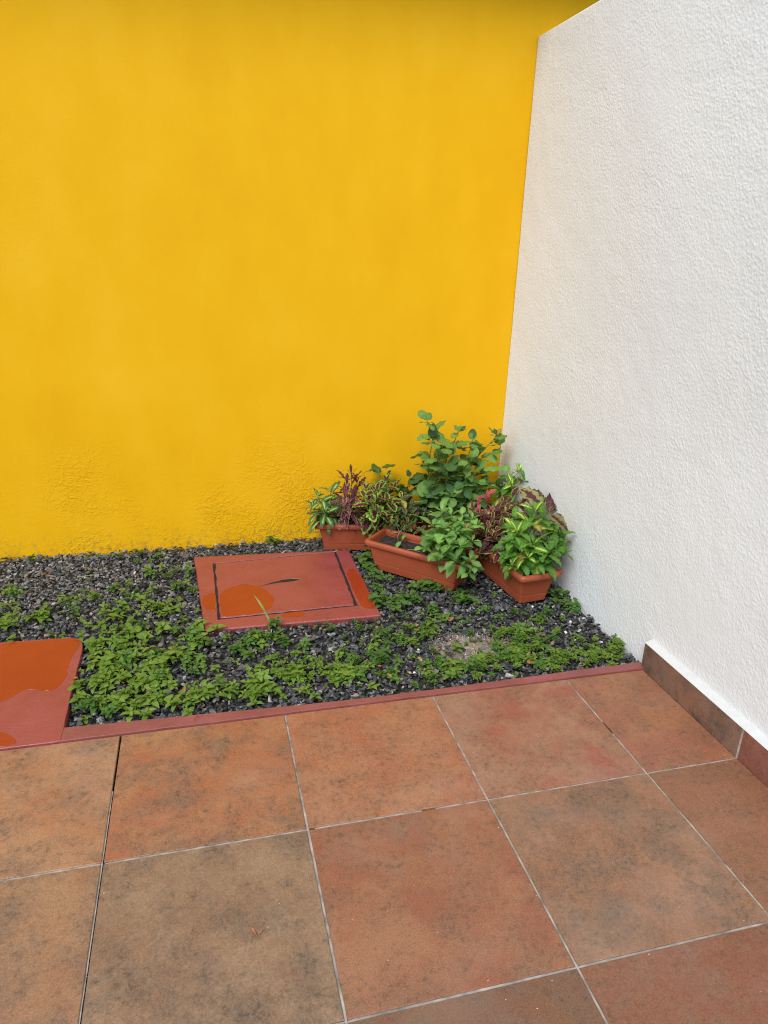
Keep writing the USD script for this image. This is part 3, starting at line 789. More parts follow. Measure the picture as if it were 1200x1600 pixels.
def leaf(L, W, rng, rows=8, shape=(0.55, 0.95), teeth=0, depth=0.15, droop=0.6, fold=0.25, petiole=0.25, wave=0.05, cup=0.0):
    """A leaf along +x with its upper side to +z, starting at its petiole's foot. Returns vertices, triangles, uv."""
    nr = rows if not teeth else 2 * teeth + 1
    t = np.linspace(0, 1, nr)
    a, b = shape
    tm = a / (a + b)
    w = (np.maximum(t, 1e-4) ** a * np.maximum(1 - t, 1e-4) ** b) / (tm ** a * (1 - tm) ** b) * W / 2
    w = np.maximum(w, 0.0016)
    w[-1] = 0.0006
    slide = np.zeros(nr)
    if teeth:
        w[1:-1:2] *= 1.0
        w[2:-1:2] *= 1 - depth
        slide[1:-1:2] = 0.35 / nr
    lp = petiole * L
    s = np.concatenate([[0.0], lp + t * L])
    ww_ = np.concatenate([[0.0013], w])
    tt = np.concatenate([[0.0], t])
    sl = np.concatenate([[0.0], slide]) * L
    tot = s[-1]
    k = droop * rng.uniform(0.7, 1.3)
    ang = 0.15 * k - k * (s / tot) ** 1.2
    ds_ = np.diff(s)
    am = (ang[1:] + ang[:-1]) / 2
    x = np.concatenate([[0], np.cumsum(np.cos(am) * ds_)])
    z = np.concatenate([[0], np.cumsum(np.sin(am) * ds_)])
    tw = rng.normal(0, 0.25)
    cols = np.array([-1, -0.5, 0, 0.5, 1.0])
    v, uv = [], []
    ph = rng.uniform(0, 6)
    for i in range(len(s)):
        yv = cols * ww_[i]
        zv = np.abs(cols) * ww_[i] * fold - (np.abs(cols) ** 2) * ww_[i] * cup
        edge = np.array([1, .35, 0, .35, 1]) * W * wave * math.sin(ph + i * 1.9) * (1 if i > 1 else 0)
        r = tw * s[i] / tot
        y2, z2 = yv * math.cos(r) - (zv + edge) * math.sin(r), yv * math.sin(r) + (zv + edge) * math.cos(r)
        n_ = np.array([-math.sin(ang[i]), math.cos(ang[i])])
        for j in range(5):
            v.append([x[i] + z2[j] * n_[0] + (sl[i] if abs(cols[j]) == 1 else 0), y2[j], z[i] + z2[j] * n_[1]])
            uv.append([0.5 + 0.5 * cols[j], tt[i]])
    f = []
    for i in range(len(s) - 1):
        for j in range(4):
            p0 = i * 5 + j
            f += [[p0, p0 + 5, p0 + 6], [p0, p0 + 6, p0 + 1]]
    f = np.array(f)[:, ::-1]
    return np.array(v), f[:, ::-1] if False else f, np.array(uv)


def frame(az, el, roll=0.0):
    d = np.array([math.cos(az) * math.cos(el), math.sin(az) * math.cos(el), math.sin(el)])
    s = np.array([-math.sin(az), math.cos(az), 0.0])
    u = np.cross(d, s)
    c, sn = math.cos(roll), math.sin(roll)
    return np.stack([d, c * s + sn * u, -sn * s + c * u], 1)


class Plant:
    def __init__(self, name, label, category, base, stem_mat, seed, group=None):
        self.base = np.asarray(base, float)
        self.root = thing(name, label, category, self.base, group=group)
        self.rng = np.random.default_rng(seed)
        self.stems, self.stem_mat = [], stem_mat
        self.face, self.lean, self.grow = math.atan2(-0.85, -0.5), 1.0, 1.32

    def leaf(self, p, az, el, spec, size, roll=0.0, mt=None):
        sp = dict(spec); m_ = sp.pop('mat'); ratio = sp.pop('ratio', 0.6)
        L = size * self.grow * self.rng.uniform(0.85, 1.15)
        el = el - 0.50 * math.cos(az - self.face) * self.lean        # blades turn their faces to the open side of the corner
        v, f, uv = leaf(L, L * ratio * self.rng.uniform(0.9, 1.1), self.rng, **sp)
        v = v @ frame(az, el, roll).T + (np.asarray(p) - self.base)
        ms = mt or m_
        if isinstance(ms, (list, tuple)):
            ms = ms[self.rng.integers(len(ms))]
        if self.rng.random() < 0.025:
            ms = G['faded']
        obj('leaf', (v, f), ms, self.root, smooth=True, uv=uv)

    def shoot(self, base, tip, spec, size, nodes=4, r=0.003, start=0.35, rosette=True, top_el=0.7, low_el=0.0, bow=0.15, face=None, lean=0.0, rz=None, topsize=0.62):
        """A stem from base to tip with pairs of leaves crossing at its nodes and a small whorl at the top."""
        R = self.rng
        base, tip = np.asarray(base, float), np.asarray(tip, float)
        L = np.linalg.norm(tip - base)
        t = np.linspace(0, 1, 9)
        hor = (tip - base) * np.array([1, 1, 0])
        pts = base + (tip - base) * t[:, None] - hor * (np.sin(PI * t) * bow)[:, None] + np.column_stack([0 * t, 0 * t, np.sin(PI * t) * 0.0 * L])
        pts += np.column_stack([np.sin(t * 7 + R.uniform(0, 6)), np.cos(t * 6 + R.uniform(0, 6)), 0 * t]) * 0.02 * L * np.sin(PI * t)[:, None]
        self.stems.append(tube(pts - self.base, np.linspace(r, r * 0.5, 9), 6))
        a0 = R.uniform(0, 2 * PI) if rz is None else rz
        if rz is None and nodes > 2:
            nodes, start = nodes + 2, start * 0.62
        for k in range(nodes):
            u_ = start + (1 - start) * k / max(1, nodes - 1) if nodes > 1 else 1.0
            p = np.array([np.interp(u_, t, pts[:, c]) for c in range(3)])
            g = k / max(1, nodes - 1)
            el = low_el + (top_el - low_el) * g ** 2
            sz = size * (1.0 - (1 - topsize) * g ** 2) * R.uniform(0.85, 1.12)
            for s in (0, PI):
                az = a0 + s + R.normal(0, 0.22)
                e2 = el + R.normal(0, 0.15)
                self.leaf(p, az, e2, spec, sz, R.normal(0, 0.25))
            a0 += PI / 2 + R.normal(0, 0.15)
        if rosette:
            for s in range(4):
                self.leaf(pts[-1], a0 + s * PI / 2 + R.normal(0, .2), top_el + 0.25 + R.normal(0, .12), spec, size * topsize * 0.6)

    def done(self):
        if self.stems:
            obj('stem', cat(self.stems), self.stem_mat, self.root, smooth=True)


G = {}
G['tall'] = leaf_mat('succulent_leaf', [(0, (0.253, 0.372, 0.084)), (0.06, (0.154, 0.288, 0.056)), (1, (0.127, 0.240, 0.048))], 0.55, 0.22, vein=0.12)
G['talld'] = leaf_mat('dark_round_leaf', [(0, (0.090, 0.172, 0.036)), (0.08, (0.048, 0.116, 0.027)), (1, (0.042, 0.099, 0.025))], 0.42, 0.2)
G['balsam'] = leaf_mat('pale_green_leaf', [(0, (0.427, 0.552, 0.158)), (0.07, (0.205, 0.380, 0.084)), (1, (0.156, 0.310, 0.064))], 0.42, 0.25, vein=0.25, veinn=20)
G['balsam2'] = leaf_mat('pale_green_leaf_dark', [(0, (0.283, 0.409, 0.112)), (0.07, (0.125, 0.257, 0.056)), (1, (0.097, 0.211, 0.045))], 0.42, 0.25, vein=0.22, veinn=20)
G['lime'] = leaf_mat('maroon_lime_leaf', [(0, (0.309, 0.035, 0.071)), (0.10, (0.131, 0.009, 0.029)), (0.50, (0.066, 0.007, 0.018)), (0.60, (0.166, 0.285, 0.035)), (1, (0.296, 0.510, 0.071))], 0.45, 0.25, noise=0.12, tip=0.62, vein=0.2)
G['purple'] = leaf_mat('purple_fringed_leaf', [(0, (0.390, 0.065, 0.117)), (0.15, (0.143, 0.023, 0.042)), (0.62, (0.078, 0.018, 0.023)), (0.80, (0.390, 0.221, 0.169)), (1, (0.598, 0.520, 0.312))], 0.5, 0.2, noise=0.16, tip=0.8)
G['plum'] = leaf_mat('dark_plum_leaf', [(0, (0.168, 0.042, 0.060)), (0.3, (0.066, 0.014, 0.024)), (1, (0.090, 0.030, 0.030))], 0.5, 0.2, noise=0.2)
G['small'] = leaf_mat('cream_rib_leaf', [(0, (0.482, 0.574, 0.230)), (0.22, (0.298, 0.459, 0.115)), (0.36, (0.081, 0.184, 0.040)), (1, (0.052, 0.138, 0.035))], 0.45, 0.25, noise=0.1)
G['pink'] = leaf_mat('magenta_leaf', [(0, (0.800, 0.055, 0.242)), (0.35, (0.550, 0.013, 0.121)), (0.60, (0.099, 0.009, 0.022)), (0.80, (0.176, 0.198, 0.033)), (1, (0.374, 0.440, 0.088))], 0.45, 0.25, noise=0.1, tip=0.7)
G['burg'] = leaf_mat('burgundy_leaf', [(0, (0.264, 0.024, 0.048)), (0.3, (0.090, 0.010, 0.022)), (0.62, (0.066, 0.014, 0.014)), (0.78, (0.264, 0.240, 0.060)), (1, (0.396, 0.444, 0.120))], 0.45, 0.25, noise=0.25, tip=0.75, patt_scale=90)
G['yellow'] = leaf_mat('yellow_heart_leaf', [(0, (0.792, 0.792, 0.154)), (0.20, (0.618, 0.682, 0.090)), (0.34, (0.167, 0.348, 0.039)), (1, (0.097, 0.257, 0.029))], 0.42, 0.28, noise=0.12, tip=0.75, vein=0.25)
G['green'] = leaf_mat('fresh_green_leaf', [(0, (0.306, 0.459, 0.077)), (0.08, (0.121, 0.281, 0.036)), (1, (0.090, 0.224, 0.028))], 0.42, 0.28, vein=0.25)
G['mottle'] = leaf_mat('mottled_brown_leaf', [(0, (0.078, 0.013, 0.023)), (0.22, (0.078, 0.016, 0.023)), (0.36, (0.195, 0.208, 0.058)), (0.72, (0.247, 0.247, 0.078)), (0.86, (0.130, 0.046, 0.039)), (1, (0.104, 0.039, 0.039))], 0.5, 0.25, noise=0.6, tip=0.85, patt_scale=38)
G['dull'] = leaf_mat('dull_coleus_leaf', [(0, (0.130, 0.078, 0.039)), (0.3, (0.058, 0.026, 0.023)), (0.6, (0.091, 0.117, 0.039)), (1, (0.143, 0.221, 0.065))], 0.5, 0.2, noise=0.3, patt_scale=60)
G['faded'] = leaf_mat('yellowed_leaf', [(0, (0.45, 0.36, 0.08)), (0.3, (0.38, 0.30, 0.06)), (0.8, (0.24, 0.17, 0.05)), (1, (0.14, 0.07, 0.03))], 0.6, 0.25, noise=0.4, patt_scale=50)
M_STEM = plain('green_stem', (0.11, 0.17, 0.05), 0.5)
M_STEMP = plain('purple_stem', (0.12, 0.06, 0.04), 0.5)

S = {}
S['tall'] = dict(mat=[G['tall'], G['tall'], G['talld']], ratio=0.80, shape=(0.42, 0.68), droop=0.55, fold=0.10, petiole=0.28, cup=0.18, rows=9)
S['talld'] = dict(mat=G['talld'], ratio=0.74, shape=(0.45, 0.7), droop=0.5, fold=0.12, petiole=0.25, cup=0.1)
S['balsam'] = dict(mat=[G['balsam'], G['balsam'], G['balsam2']], ratio=0.56, shape=(0.75, 0.95), droop=0.75, fold=0.18, petiole=0.22, rows=9, wave=0.03)
S['lime'] = dict(mat=G['lime'], ratio=0.72, shape=(0.45, 0.95), teeth=8, depth=0.14, droop=0.6, fold=0.12, petiole=0.2, wave=0.06)
S['purple'] = dict(mat=[G['purple'], G['purple'], G['plum']], ratio=0.36, shape=(0.7, 0.9), teeth=6, depth=0.42, droop=0.55, fold=0.15, petiole=0.2)
S['plum'] = dict(mat=[G['plum'], G['purple']], ratio=0.36, shape=(0.7, 0.8), teeth=4, depth=0.5, droop=0.5, fold=0.2, petiole=0.2)
S['small'] = dict(mat=G['small'], ratio=0.48, shape=(0.6, 0.9), teeth=5, depth=0.1, droop=0.7, fold=0.22, petiole=0.25)
S['pink'] = dict(mat=G['pink'], ratio=0.55, shape=(0.5, 0.9), teeth=6, depth=0.16, droop=0.6, fold=0.2, petiole=0.2, wave=0.07)
S['burg'] = dict(mat=[G['burg'], G['burg'], G['plum']], ratio=0.55, shape=(0.5, 0.9), teeth=5, depth=0.2, droop=0.7, fold=0.2, petiole=0.2, wave=0.09)
S['yellow'] = dict(mat=[G['yellow'], G['yellow'], G['green']], ratio=0.50, shape=(0.5, 0.95), teeth=7, depth=0.22, droop=0.85, fold=0.22, petiole=0.2, wave=0.05)
S['green'] = dict(mat=G['green'], ratio=0.52, shape=(0.5, 0.95), teeth=7, depth=0.22, droop=0.85, fold=0.2, petiole=0.2)
S['mottle'] = dict(mat=[G['mottle'], G['mottle'], G['plum']], ratio=0.58, shape=(0.5, 0.85), teeth=6, depth=0.16, droop=0.9, fold=0.2, petiole=0.22, wave=0.08)
S['dull'] = dict(mat=[G['dull'], G['dull'], G['talld'], G['lime']], ratio=0.5, shape=(0.55, 0.9), teeth=5, depth=0.14, droop=0.7, fold=0.2, petiole=0.2)


def tipat(px, py, ytile):
    return at(px, py, 1, ytile * T)


# planter 1: from its left end to its right
c = pot(P1, -0.185, 0.0)
pl = Plant('coleus_plant', 'small coleus with cream-ribbed green leaves at the left end of the rear left planter', 'plant', c, M_STEM, 101, 'coleus plants in the planters')
for px, py, y in ((497, 778, 3.5), (516, 768, 3.62), (488, 792, 3.55), (509, 800, 3.38), (524, 790, 3.6)):
    pl.shoot(c + pl.rng.normal(0, .012, 3) * [1, 1, 0], tipat(px, py, y), S['small'], 0.062, 3, 0.0025, 0.45)
pl.done()
c = pot(P1, -0.085, 0.01)
pl = Plant('coleus_plant', 'purple coleus with narrow fringed leaves standing up against the yellow wall', 'plant', c, M_STEMP, 102, 'coleus plants in the planters')
for px, py, y, s, sp in ((549, 742, 3.62, .068, 'plum'), (541, 752, 3.55, .062, 'plum'), (558, 756, 3.68, .062, 'plum'), (538, 778, 3.42, .072, 'purple'), (552, 778, 3.4, .07, 'purple'), (545, 796, 3.3, .066, 'purple'), (530, 792, 3.36, .066, 'purple'), (560, 795, 3.35, .06, 'purple')):
    pl.shoot(c + pl.rng.normal(0, .015, 3) * [1, 1, 0], tipat(px, py, y), S[sp], s, 4, 0.0028, 0.5)
pl.done()
c = pot(P1, 0.045, 0.0)
pl = Plant('coleus_plant', 'bushy coleus with maroon hearts and lime serrated edges in the rear left planter', 'plant', c, M_STEM, 103, 'coleus plants in the planters')
for px, py, y, s in ((588, 768, 3.30, .082), (606, 784, 3.3, .082), (575, 784, 3.25, .074), (604, 752, 3.55, .066), (590, 800, 3.22, .066), (616, 764, 3.6, .062), (572, 765, 3.6, .06), (612, 806, 3.3, .055)):
    pl.shoot(c + pl.rng.normal(0, .018, 3) * [1, 1, 0], tipat(px, py, y), S['lime'], s, 3, 0.003, 0.55, top_el=0.45)
pl.done()
c = pot(P1, 0.09, 0.05)
pl = Plant('round_leaf_plant', 'slim shoot of dark round leaves rising behind the lime-edged coleus', 'plant', c, M_STEM, 104)
pl.shoot(c, tipat(591, 733, 3.78), S['talld'], 0.062, 3, 0.003, 0.72, rosette=False, top_el=0.35, rz=0.1, topsize=0.9)
pl.shoot(c + [0.03, 0, 0], tipat(606, 748, 3.75), S['talld'], 0.055, 2, 0.003, 0.8, rosette=False)
pl.done()
c = pot(P1, 0.165, 0.0)
pl = Plant('coleus_plant', 'dull green and brown coleus at the right end of the rear left planter', 'plant', c, M_STEMP, 105, 'coleus plants in the planters')
for px, py, y, s in ((628, 780, 3.42, .06), (642, 790, 3.4, .058), (634, 806, 3.25, .055), (652, 800, 3.4, .055), (620, 815, 3.22, .05), (648, 818, 3.25, .05), (660, 786, 3.5, .05), (632, 828, 3.2, .042), (668, 812, 3.4, .048), (622, 800, 3.3, .05), (612, 820, 3.2, .045), (640, 822, 3.15, .046), (656, 830, 3.15, .042), (625, 836, 3.12, .04), (664, 800, 3.35, .05), (676, 796, 3.4, .05)):
    pl.shoot(c + pl.rng.normal(0, .02, 3) * [1, 1, 0], tipat(px, py, y), S['dull'], s, 3, 0.0025, 0.4, top_el=0.4)
for px, py, y in ((640, 748, 3.7), (632, 765, 3.66), (648, 762, 3.7)):
    pl.shoot(c + [0.02, 0.04, 0], tipat(px, py, y), S['talld'], 0.05, 3, 0.0022, 0.65, rosette=False)
pl.done()

# rear planter: the tall plant and the sprig to its right
c = pot(P4, -0.09, 0.0)
pl = Plant('oregano_plant', 'tallest plant, with thick rounded grey-green leaves, in the corner of the walls', 'plant', c, M_STEM, 110)
pl.grow = 1.5
for px, py, y, s, n in ((668, 660, 3.55, .070, 5), (676, 690, 3.5, .078, 4), (692, 700, 3.45, .076, 4), (716, 676, 3.62, .062, 5), (738, 690, 3.6, .07, 4), (712, 705, 3.4, .085, 4), (736, 720, 3.4, .082, 4), (758, 700, 3.6, .07, 4),
                        (776, 682, 3.65, .060, 5), (782, 700, 3.6, .055, 3), (752, 732, 3.4, .080, 4), (700, 735, 3.35, .075, 4), (775, 728, 3.5, .066, 3), (684, 752, 3.4, .064, 4), (726, 752, 3.3, .07, 4),
                        (706, 772, 3.25, .066, 4), (748, 765, 3.3, .066, 4), (672, 776, 3.4, .056, 4), (694, 790, 3.2, .055, 3), (660, 762, 3.6, .05, 4), (735, 785, 3.2, .06, 3), (770, 756, 3.45, .06, 4), (790, 742, 3.5, .055, 3)):
    pl.shoot(c + pl.rng.normal(0, .03, 3) * [2.2, 1, 0], tipat(px, py, y), S['tall'], s * 0.9, n, 0.0042, 0.5, top_el=0.5, topsize=0.7, rosette=py < 700)
pl.done()
c = pot(P4, 0.17, 0.0)
pl = Plant('coleus_plant', 'upright coleus sprig with yellow-hearted leaves, topmost by the white wall', 'plant', c, M_STEM, 111, 'coleus plants in the planters')
for px, py, y, s in ((810, 738, 3.42, .085), (820, 752, 3.3, .08), (800, 758, 3.3, .07)):
    pl.shoot(c + pl.rng.normal(0, .012, 3) * [1, 1, 0], tipat(px, py, y), S['yellow'], s, 3, 0.003, 0.72, top_el=0.65)
pl.done()

# planter 3, by the white wall
c = pot(P3, 0.15, 0.03)
pl = Plant('coleus_plant', 'coleus with magenta-hearted leaves between the pale green plant and white wall', 'plant', c, M_STEMP, 120, 'coleus plants in the planters')
for px, py, y, s, sp in ((762, 774, 2.85, .054, 'pink'), (748, 786, 2.82, .046, 'pink'), (738, 796, 2.8, .045, 'burg'), (770, 812, 2.6, .066, 'burg'), (752, 806, 2.72, .06, 'burg'), (784, 786, 2.85, .055, 'burg'), (800, 778, 2.9, .056, 'burg'), (790, 800, 2.7, .058, 'burg'),
                         (812, 790, 2.8, .056, 'burg'), (776, 798, 2.75, .055, 'burg'), (824, 780, 2.9, .055, 'burg'), (800, 815, 2.55, .058, 'burg'), (764, 826, 2.55, .06, 'burg'), (822, 806, 2.65, .05, 'burg'), (782, 822, 2.5, .055, 'burg'), (770, 840, 2.5, .056, 'burg'), (786, 846, 2.42, .056, 'burg'), (800, 835, 2.45, .055, 'burg'), (764, 846, 2.6, .05, 'burg'), (790, 866, 2.35, .05, 'burg'), (812, 824, 2.5, .055, 'burg'), (838, 792, 2.7, .055, 'burg'), (730, 806, 2.85, .04, 'burg')):
    pl.shoot(c + pl.rng.normal(0, .022, 3) * [1, 1, 0], tipat(px, py, y), S[sp], s, 3, 0.0026, 0.55, top_el=0.4)
pl.done()
c = pot(P3, 0.04, -0.045)
pl = Plant('coleus_plant', 'coleus with large mottled brown-green leaves drooping towards the white wall', 'plant', c, M_STEMP, 121, 'coleus plants in the planters')
pl.lean = 0.35
hub = tipat(856, 802, 2.62)
pl.shoot(c, hub, S['mottle'], 0.075, 2, 0.004, 0.8, rosette=False)
for az, el, s in ((0.2, 0.15, .10), (-0.5, -0.15, .125), (-0.15, -0.05, .13), (1.6, 0.8, .10), (2.3, 0.6, .11), (0.9, 0.55, .09), (-1.3, 0.0, .085), (3.3, 0.35, .08)):
    pl.leaf(hub, az, el, S['mottle'], s, pl.rng.normal(0, .3))
pl.done()
c = pot(P3, -0.11, 0.01)
pl = Plant('coleus_plant', 'bright green coleus with yellow hearts at the front of the planter by the white wall', 'plant', c, M_STEM, 122, 'coleus plants in the planters')
pl.lean, pl.grow = 0.7, 1.2
for px, py, y, s, sp in ((836, 800, 2.28, .085, 'yellow'), (826, 820, 2.3, .09, 'yellow'), (808, 832, 2.2, .09, 'yellow'), (850, 828, 2.3, .085, 'green'), (866, 838, 2.3, .085, 'green'), (834, 850, 2.12, .08, 'yellow'), (815, 858, 2.1, .07, 'green'), (858, 862, 2.12, .08, 'green'), (876, 852, 2.25, .07, 'green'),
                         (798, 850, 2.2, .06, 'green'), (845, 876, 2.06, .06, 'green'), (826, 872, 2.06, .058, 'yellow'), (868, 874, 2.12, .06, 'green'), (806, 812, 2.5, .07, 'green'), (790, 872, 2.25, .055, 'green'), (800, 884, 2.12, .05, 'yellow'), (882, 866, 2.2, .06, 'green'), (848, 812, 2.3, .08, 'green')):
    pl.shoot(c + pl.rng.normal(0, .022, 3) * [1, 1, 0], tipat(px, py, y), S[sp], s, 3, 0.003, 0.6, top_el=0.55, topsize=0.8)
pl.done()
c = pot(P3, -0.09, -0.05)
pl = Plant('coleus_plant', 'small dark maroon coleus half hidden under the bright green one by the wall', 'plant', c, M_STEMP, 123, 'coleus plants in the planters')
for px, py, y, s in ((872, 836, 2.3, .05), (864, 848, 2.22, .045), (880, 846, 2.35, .045), (854, 846, 2.2, .04)):
    pl.shoot(c, tipat(px, py, y), S['plum'] if s < .05 else S['lime'], s, 3, 0.0022, 0.5)
pl.done()

# planter 2
c = pot(P2, 0.115, 0.01)
pl = Plant('balsam_plant', 'soft pale green leafy plant spilling over the end of the frontmost planter', 'plant', c, M_STEM, 130)
pl.lean, pl.grow = 0.55, 1.22
for px, py, y, s, n in ((690, 800, 2.80, .070, 4), (705, 806, 2.75, .066, 4), (722, 806, 2.75, .062, 4), (738, 812, 2.7, .056, 4), (676, 822, 2.65, .066, 4), (694, 828, 2.55, .074, 4), (712, 832, 2.5, .074, 4), (728, 828, 2.55, .066, 4), (746, 822, 2.6, .056, 3),
                        (668, 842, 2.6, .060, 3), (684, 848, 2.45, .068, 3), (702, 852, 2.38, .070, 3), (720, 856, 2.35, .066, 3), (738, 846, 2.45, .056, 3), (662, 856, 2.55, .050, 3), (690, 866, 2.35, .055, 3), (712, 872, 2.28, .055, 3), (676, 866, 2.45, .05, 3),
                        (734, 876, 2.30, .052, 3), (742, 886, 2.26, .050, 2), (731, 896, 2.28, .050, 2)):
    pl.shoot(c + pl.rng.normal(0, .022, 3) * [1, 1, 0] if py < 870 else pot(P2, 0.2, -0.02), tipat(px, py, y), S['balsam'], s, n, 0.003, 0.55, top_el=0.45, low_el=-0.1, topsize=0.75, rosette=py < 860, bow=0.3 if py < 870 else -0.2)
pl.done()
c = pot(P2, -0.10, 0.0)
pl = Plant('seedling', 'tiny green seedling in the bare soil of the frontmost planter', 'plant', c, M_STEM, 131)
pl.shoot(c, c + np.array([0.0, -0.005, 0.03]), S['balsam'], 0.034, 1, 0.0015, 0.5, rosette=False, top_el=0.1)
pl.done()
c = pot(P2, -0.13, 0.03)
tw = [tube([c - c, np.array([-0.008, 0.0, 0.03]), np.array([0.002, 0.0, 0.055]), np.array([-0.012, 0.002, 0.085])], [0.0022, 0.002, 0.0017, 0.001], 5), tube([np.array([0.0, 0.0, 0.05]), np.array([0.014, 0.0, 0.07]), np.array([0.026, -0.005, 0.066])], [0.0016, 0.0013, 0.0008], 5)]
t = thing('dry_stalk', 'bare dry stalk standing in the soil of the frontmost planter', 'stalk', c)
obj('twig', cat(tw), plain('dry_twig', (0.24, 0.17, 0.12), 0.8), t, smooth=True)
c = pot(P2, -0.02, -0.04, SOILZ + 0.012)
t = thing('fallen_twig', 'thin pale twig lying on the soil of the frontmost planter', 'twig', c)
obj('twig', tube([np.array([-0.02, 0.015, 0.0]), np.array([0, 0, 0.004]), np.array([0.03, -0.02, 0.002])], [0.0014, 0.0016, 0.001], 5), plain('pale_twig', (0.36, 0.24, 0.16), 0.8), t, smooth=True)

# ------------------------------------------------------------------ weeds
def weed_leaf_mat(name, c0, c1):
    return mat(name, {
        'oi': ('object_info', {}), 'g': ('geometry', {}), 'r': ('rgb_ramp', {'ramp': [(0, c0), (1, c1)]}),
        'ri': ('map_range', {'from_min': 0.0, 'from_max': 1.0, 'to_min': 0.50, 'to_max': 1.55}), 's': ('vector_math', {'math_type': 'scale'}),
        'ct': ('vector_math', {'math_type': 'multiply', 'vector2': (1.2, 1.3, 0.6)}),
        'p': ('principled_bsdf', {'roughness': 0.5, 'specular_ior_level': 0.35}), 't': ('translucent_bsdf', {}), 'm': ('mix_closure', {'fac': 0.3})},
        [('oi.random', 'r.fac'), ('g.random_per_island', 'ri.value'), ('r.color', 's.vector1'), ('ri.result', 's.scale'), ('s.vector', 'p.base_color'), ('s.vector', 'ct.vector1'), ('ct.vector', 't.color'),
         ('p.BSDF', 'm.closure1'), ('t.BSDF', 'm.closure2')], 'm.closure')


M_WEED = [weed_leaf_mat('bright_weed', (0.20, 0.37, 0.040), (0.34, 0.52, 0.075)), weed_leaf_mat('deep_weed', (0.11, 0.26, 0.045), (0.20, 0.37, 0.07)), weed_leaf_mat('fine_weed', (0.18, 0.34, 0.035), (0.30, 0.46, 0.065))]


def weed_mesh(seed, kind):
    r = np.random.default_rng(seed)
    parts = []

    def add_leaf(p, az, el, L, ratio, shape):
        n = 4
        t = np.linspace(0, 1, n + 1)
        a, b = shape
        tm = a / (a + b)
        w = np.maximum(t, 1e-4) ** a * np.maximum(1 - t, 1e-4) ** b / (tm ** a * (1 - tm) ** b) * L * ratio / 2
        w[0], w[-1] = 0.0006, 0.0003
        dr = r.uniform(0.3, 0.9)
        x, z = t * L * 0.96, 0.12 * L * np.sin(PI * t) - dr * L * 0.35 * t ** 2
        fold = r.uniform(0.15, 0.4)
        v = []
        for i in range(n + 1):
            v += [[x[i], -w[i], z[i] + fold * w[i]], [x[i], 0, z[i]], [x[i], w[i], z[i] + fold * w[i]]]
        f = []
        for i in range(n):
            for j in (0, 1):
                q0 = i * 3 + j
                f += [[q0, q0 + 3, q0 + 4], [q0, q0 + 4, q0 + 1]]
        parts.append(trimesh.Trimesh(np.array(v) @ frame(az, el, r.normal(0, .2)).T + p, f, process=False))
    if kind == 'sprig':
        for s in range(r.integers(1, 4)):
            h, lean, az0 = r.uniform(0.018, 0.05), r.uniform(0.2, 0.8), r.uniform(0, 6.28)
            tip = np.array([math.cos(az0) * lean * h, math.sin(az0) * lean * h, h])
            root = np.array([*r.normal(0, 0.008, 2), 0])
            parts.append(tube([root, root + tip * 0.5 + [0, 0, 0.003], root + tip], [0.0012, 0.001, 0.0007], 4))
            a0 = r.uniform(0, 6.28)
            for k, u_ in enumerate((0.45, 0.75, 1.0)):
                L = (0.034, 0.031, 0.022)[k] * r.uniform(0.7, 1.25)
                for d in (0, PI):
                    add_leaf(root + tip * u_, a0 + d + r.normal(0, .3), (0.05, 0.2, 0.5)[k] + r.normal(0, .2), L, r.uniform(0.5, 0.68), (0.6, 0.95))
                a0 += PI / 2
    elif kind == 'round':
        for s in range(r.integers(5, 9)):
            az0, h, rad = r.uniform(0, 6.28), r.uniform(0.01, 0.04), r.uniform(0.005, 0.03)
            p = np.array([math.cos(az0) * rad, math.sin(az0) * rad, h])
            parts.append(tube([np.zeros(3), p * [0.5, 0.5, 0.7], p], [0.0009, 0.0008, 0.0006], 4))
            for d in range(r.integers(1, 4)):
                add_leaf(p, az0 + d * 2.1 + r.normal(0, .3), r.normal(0.1, .2), r.uniform(0.016, 0.028), r.uniform(0.8, 0.95), (0.45, 0.5))
    else:
        for s in range(r.integers(6, 10)):
            az0, h = r.uniform(0, 6.28), r.uniform(0.012, 0.032)
            p = np.array([math.cos(az0) * 0.02 * r.random(), math.sin(az0) * 0.02 * r.random(), h])
            parts.append(tube([p * [.4, .4, 0], p], [0.0008, 0.0006], 4))
            for d in range(4):
                add_leaf(p * [1, 1, r.uniform(.6, 1)], r.uniform(0, 6.28), r.normal(0.3, .3), r.uniform(0.011, 0.020), r.uniform(0.4, 0.6), (0.6, 0.8))
    return cat(parts)


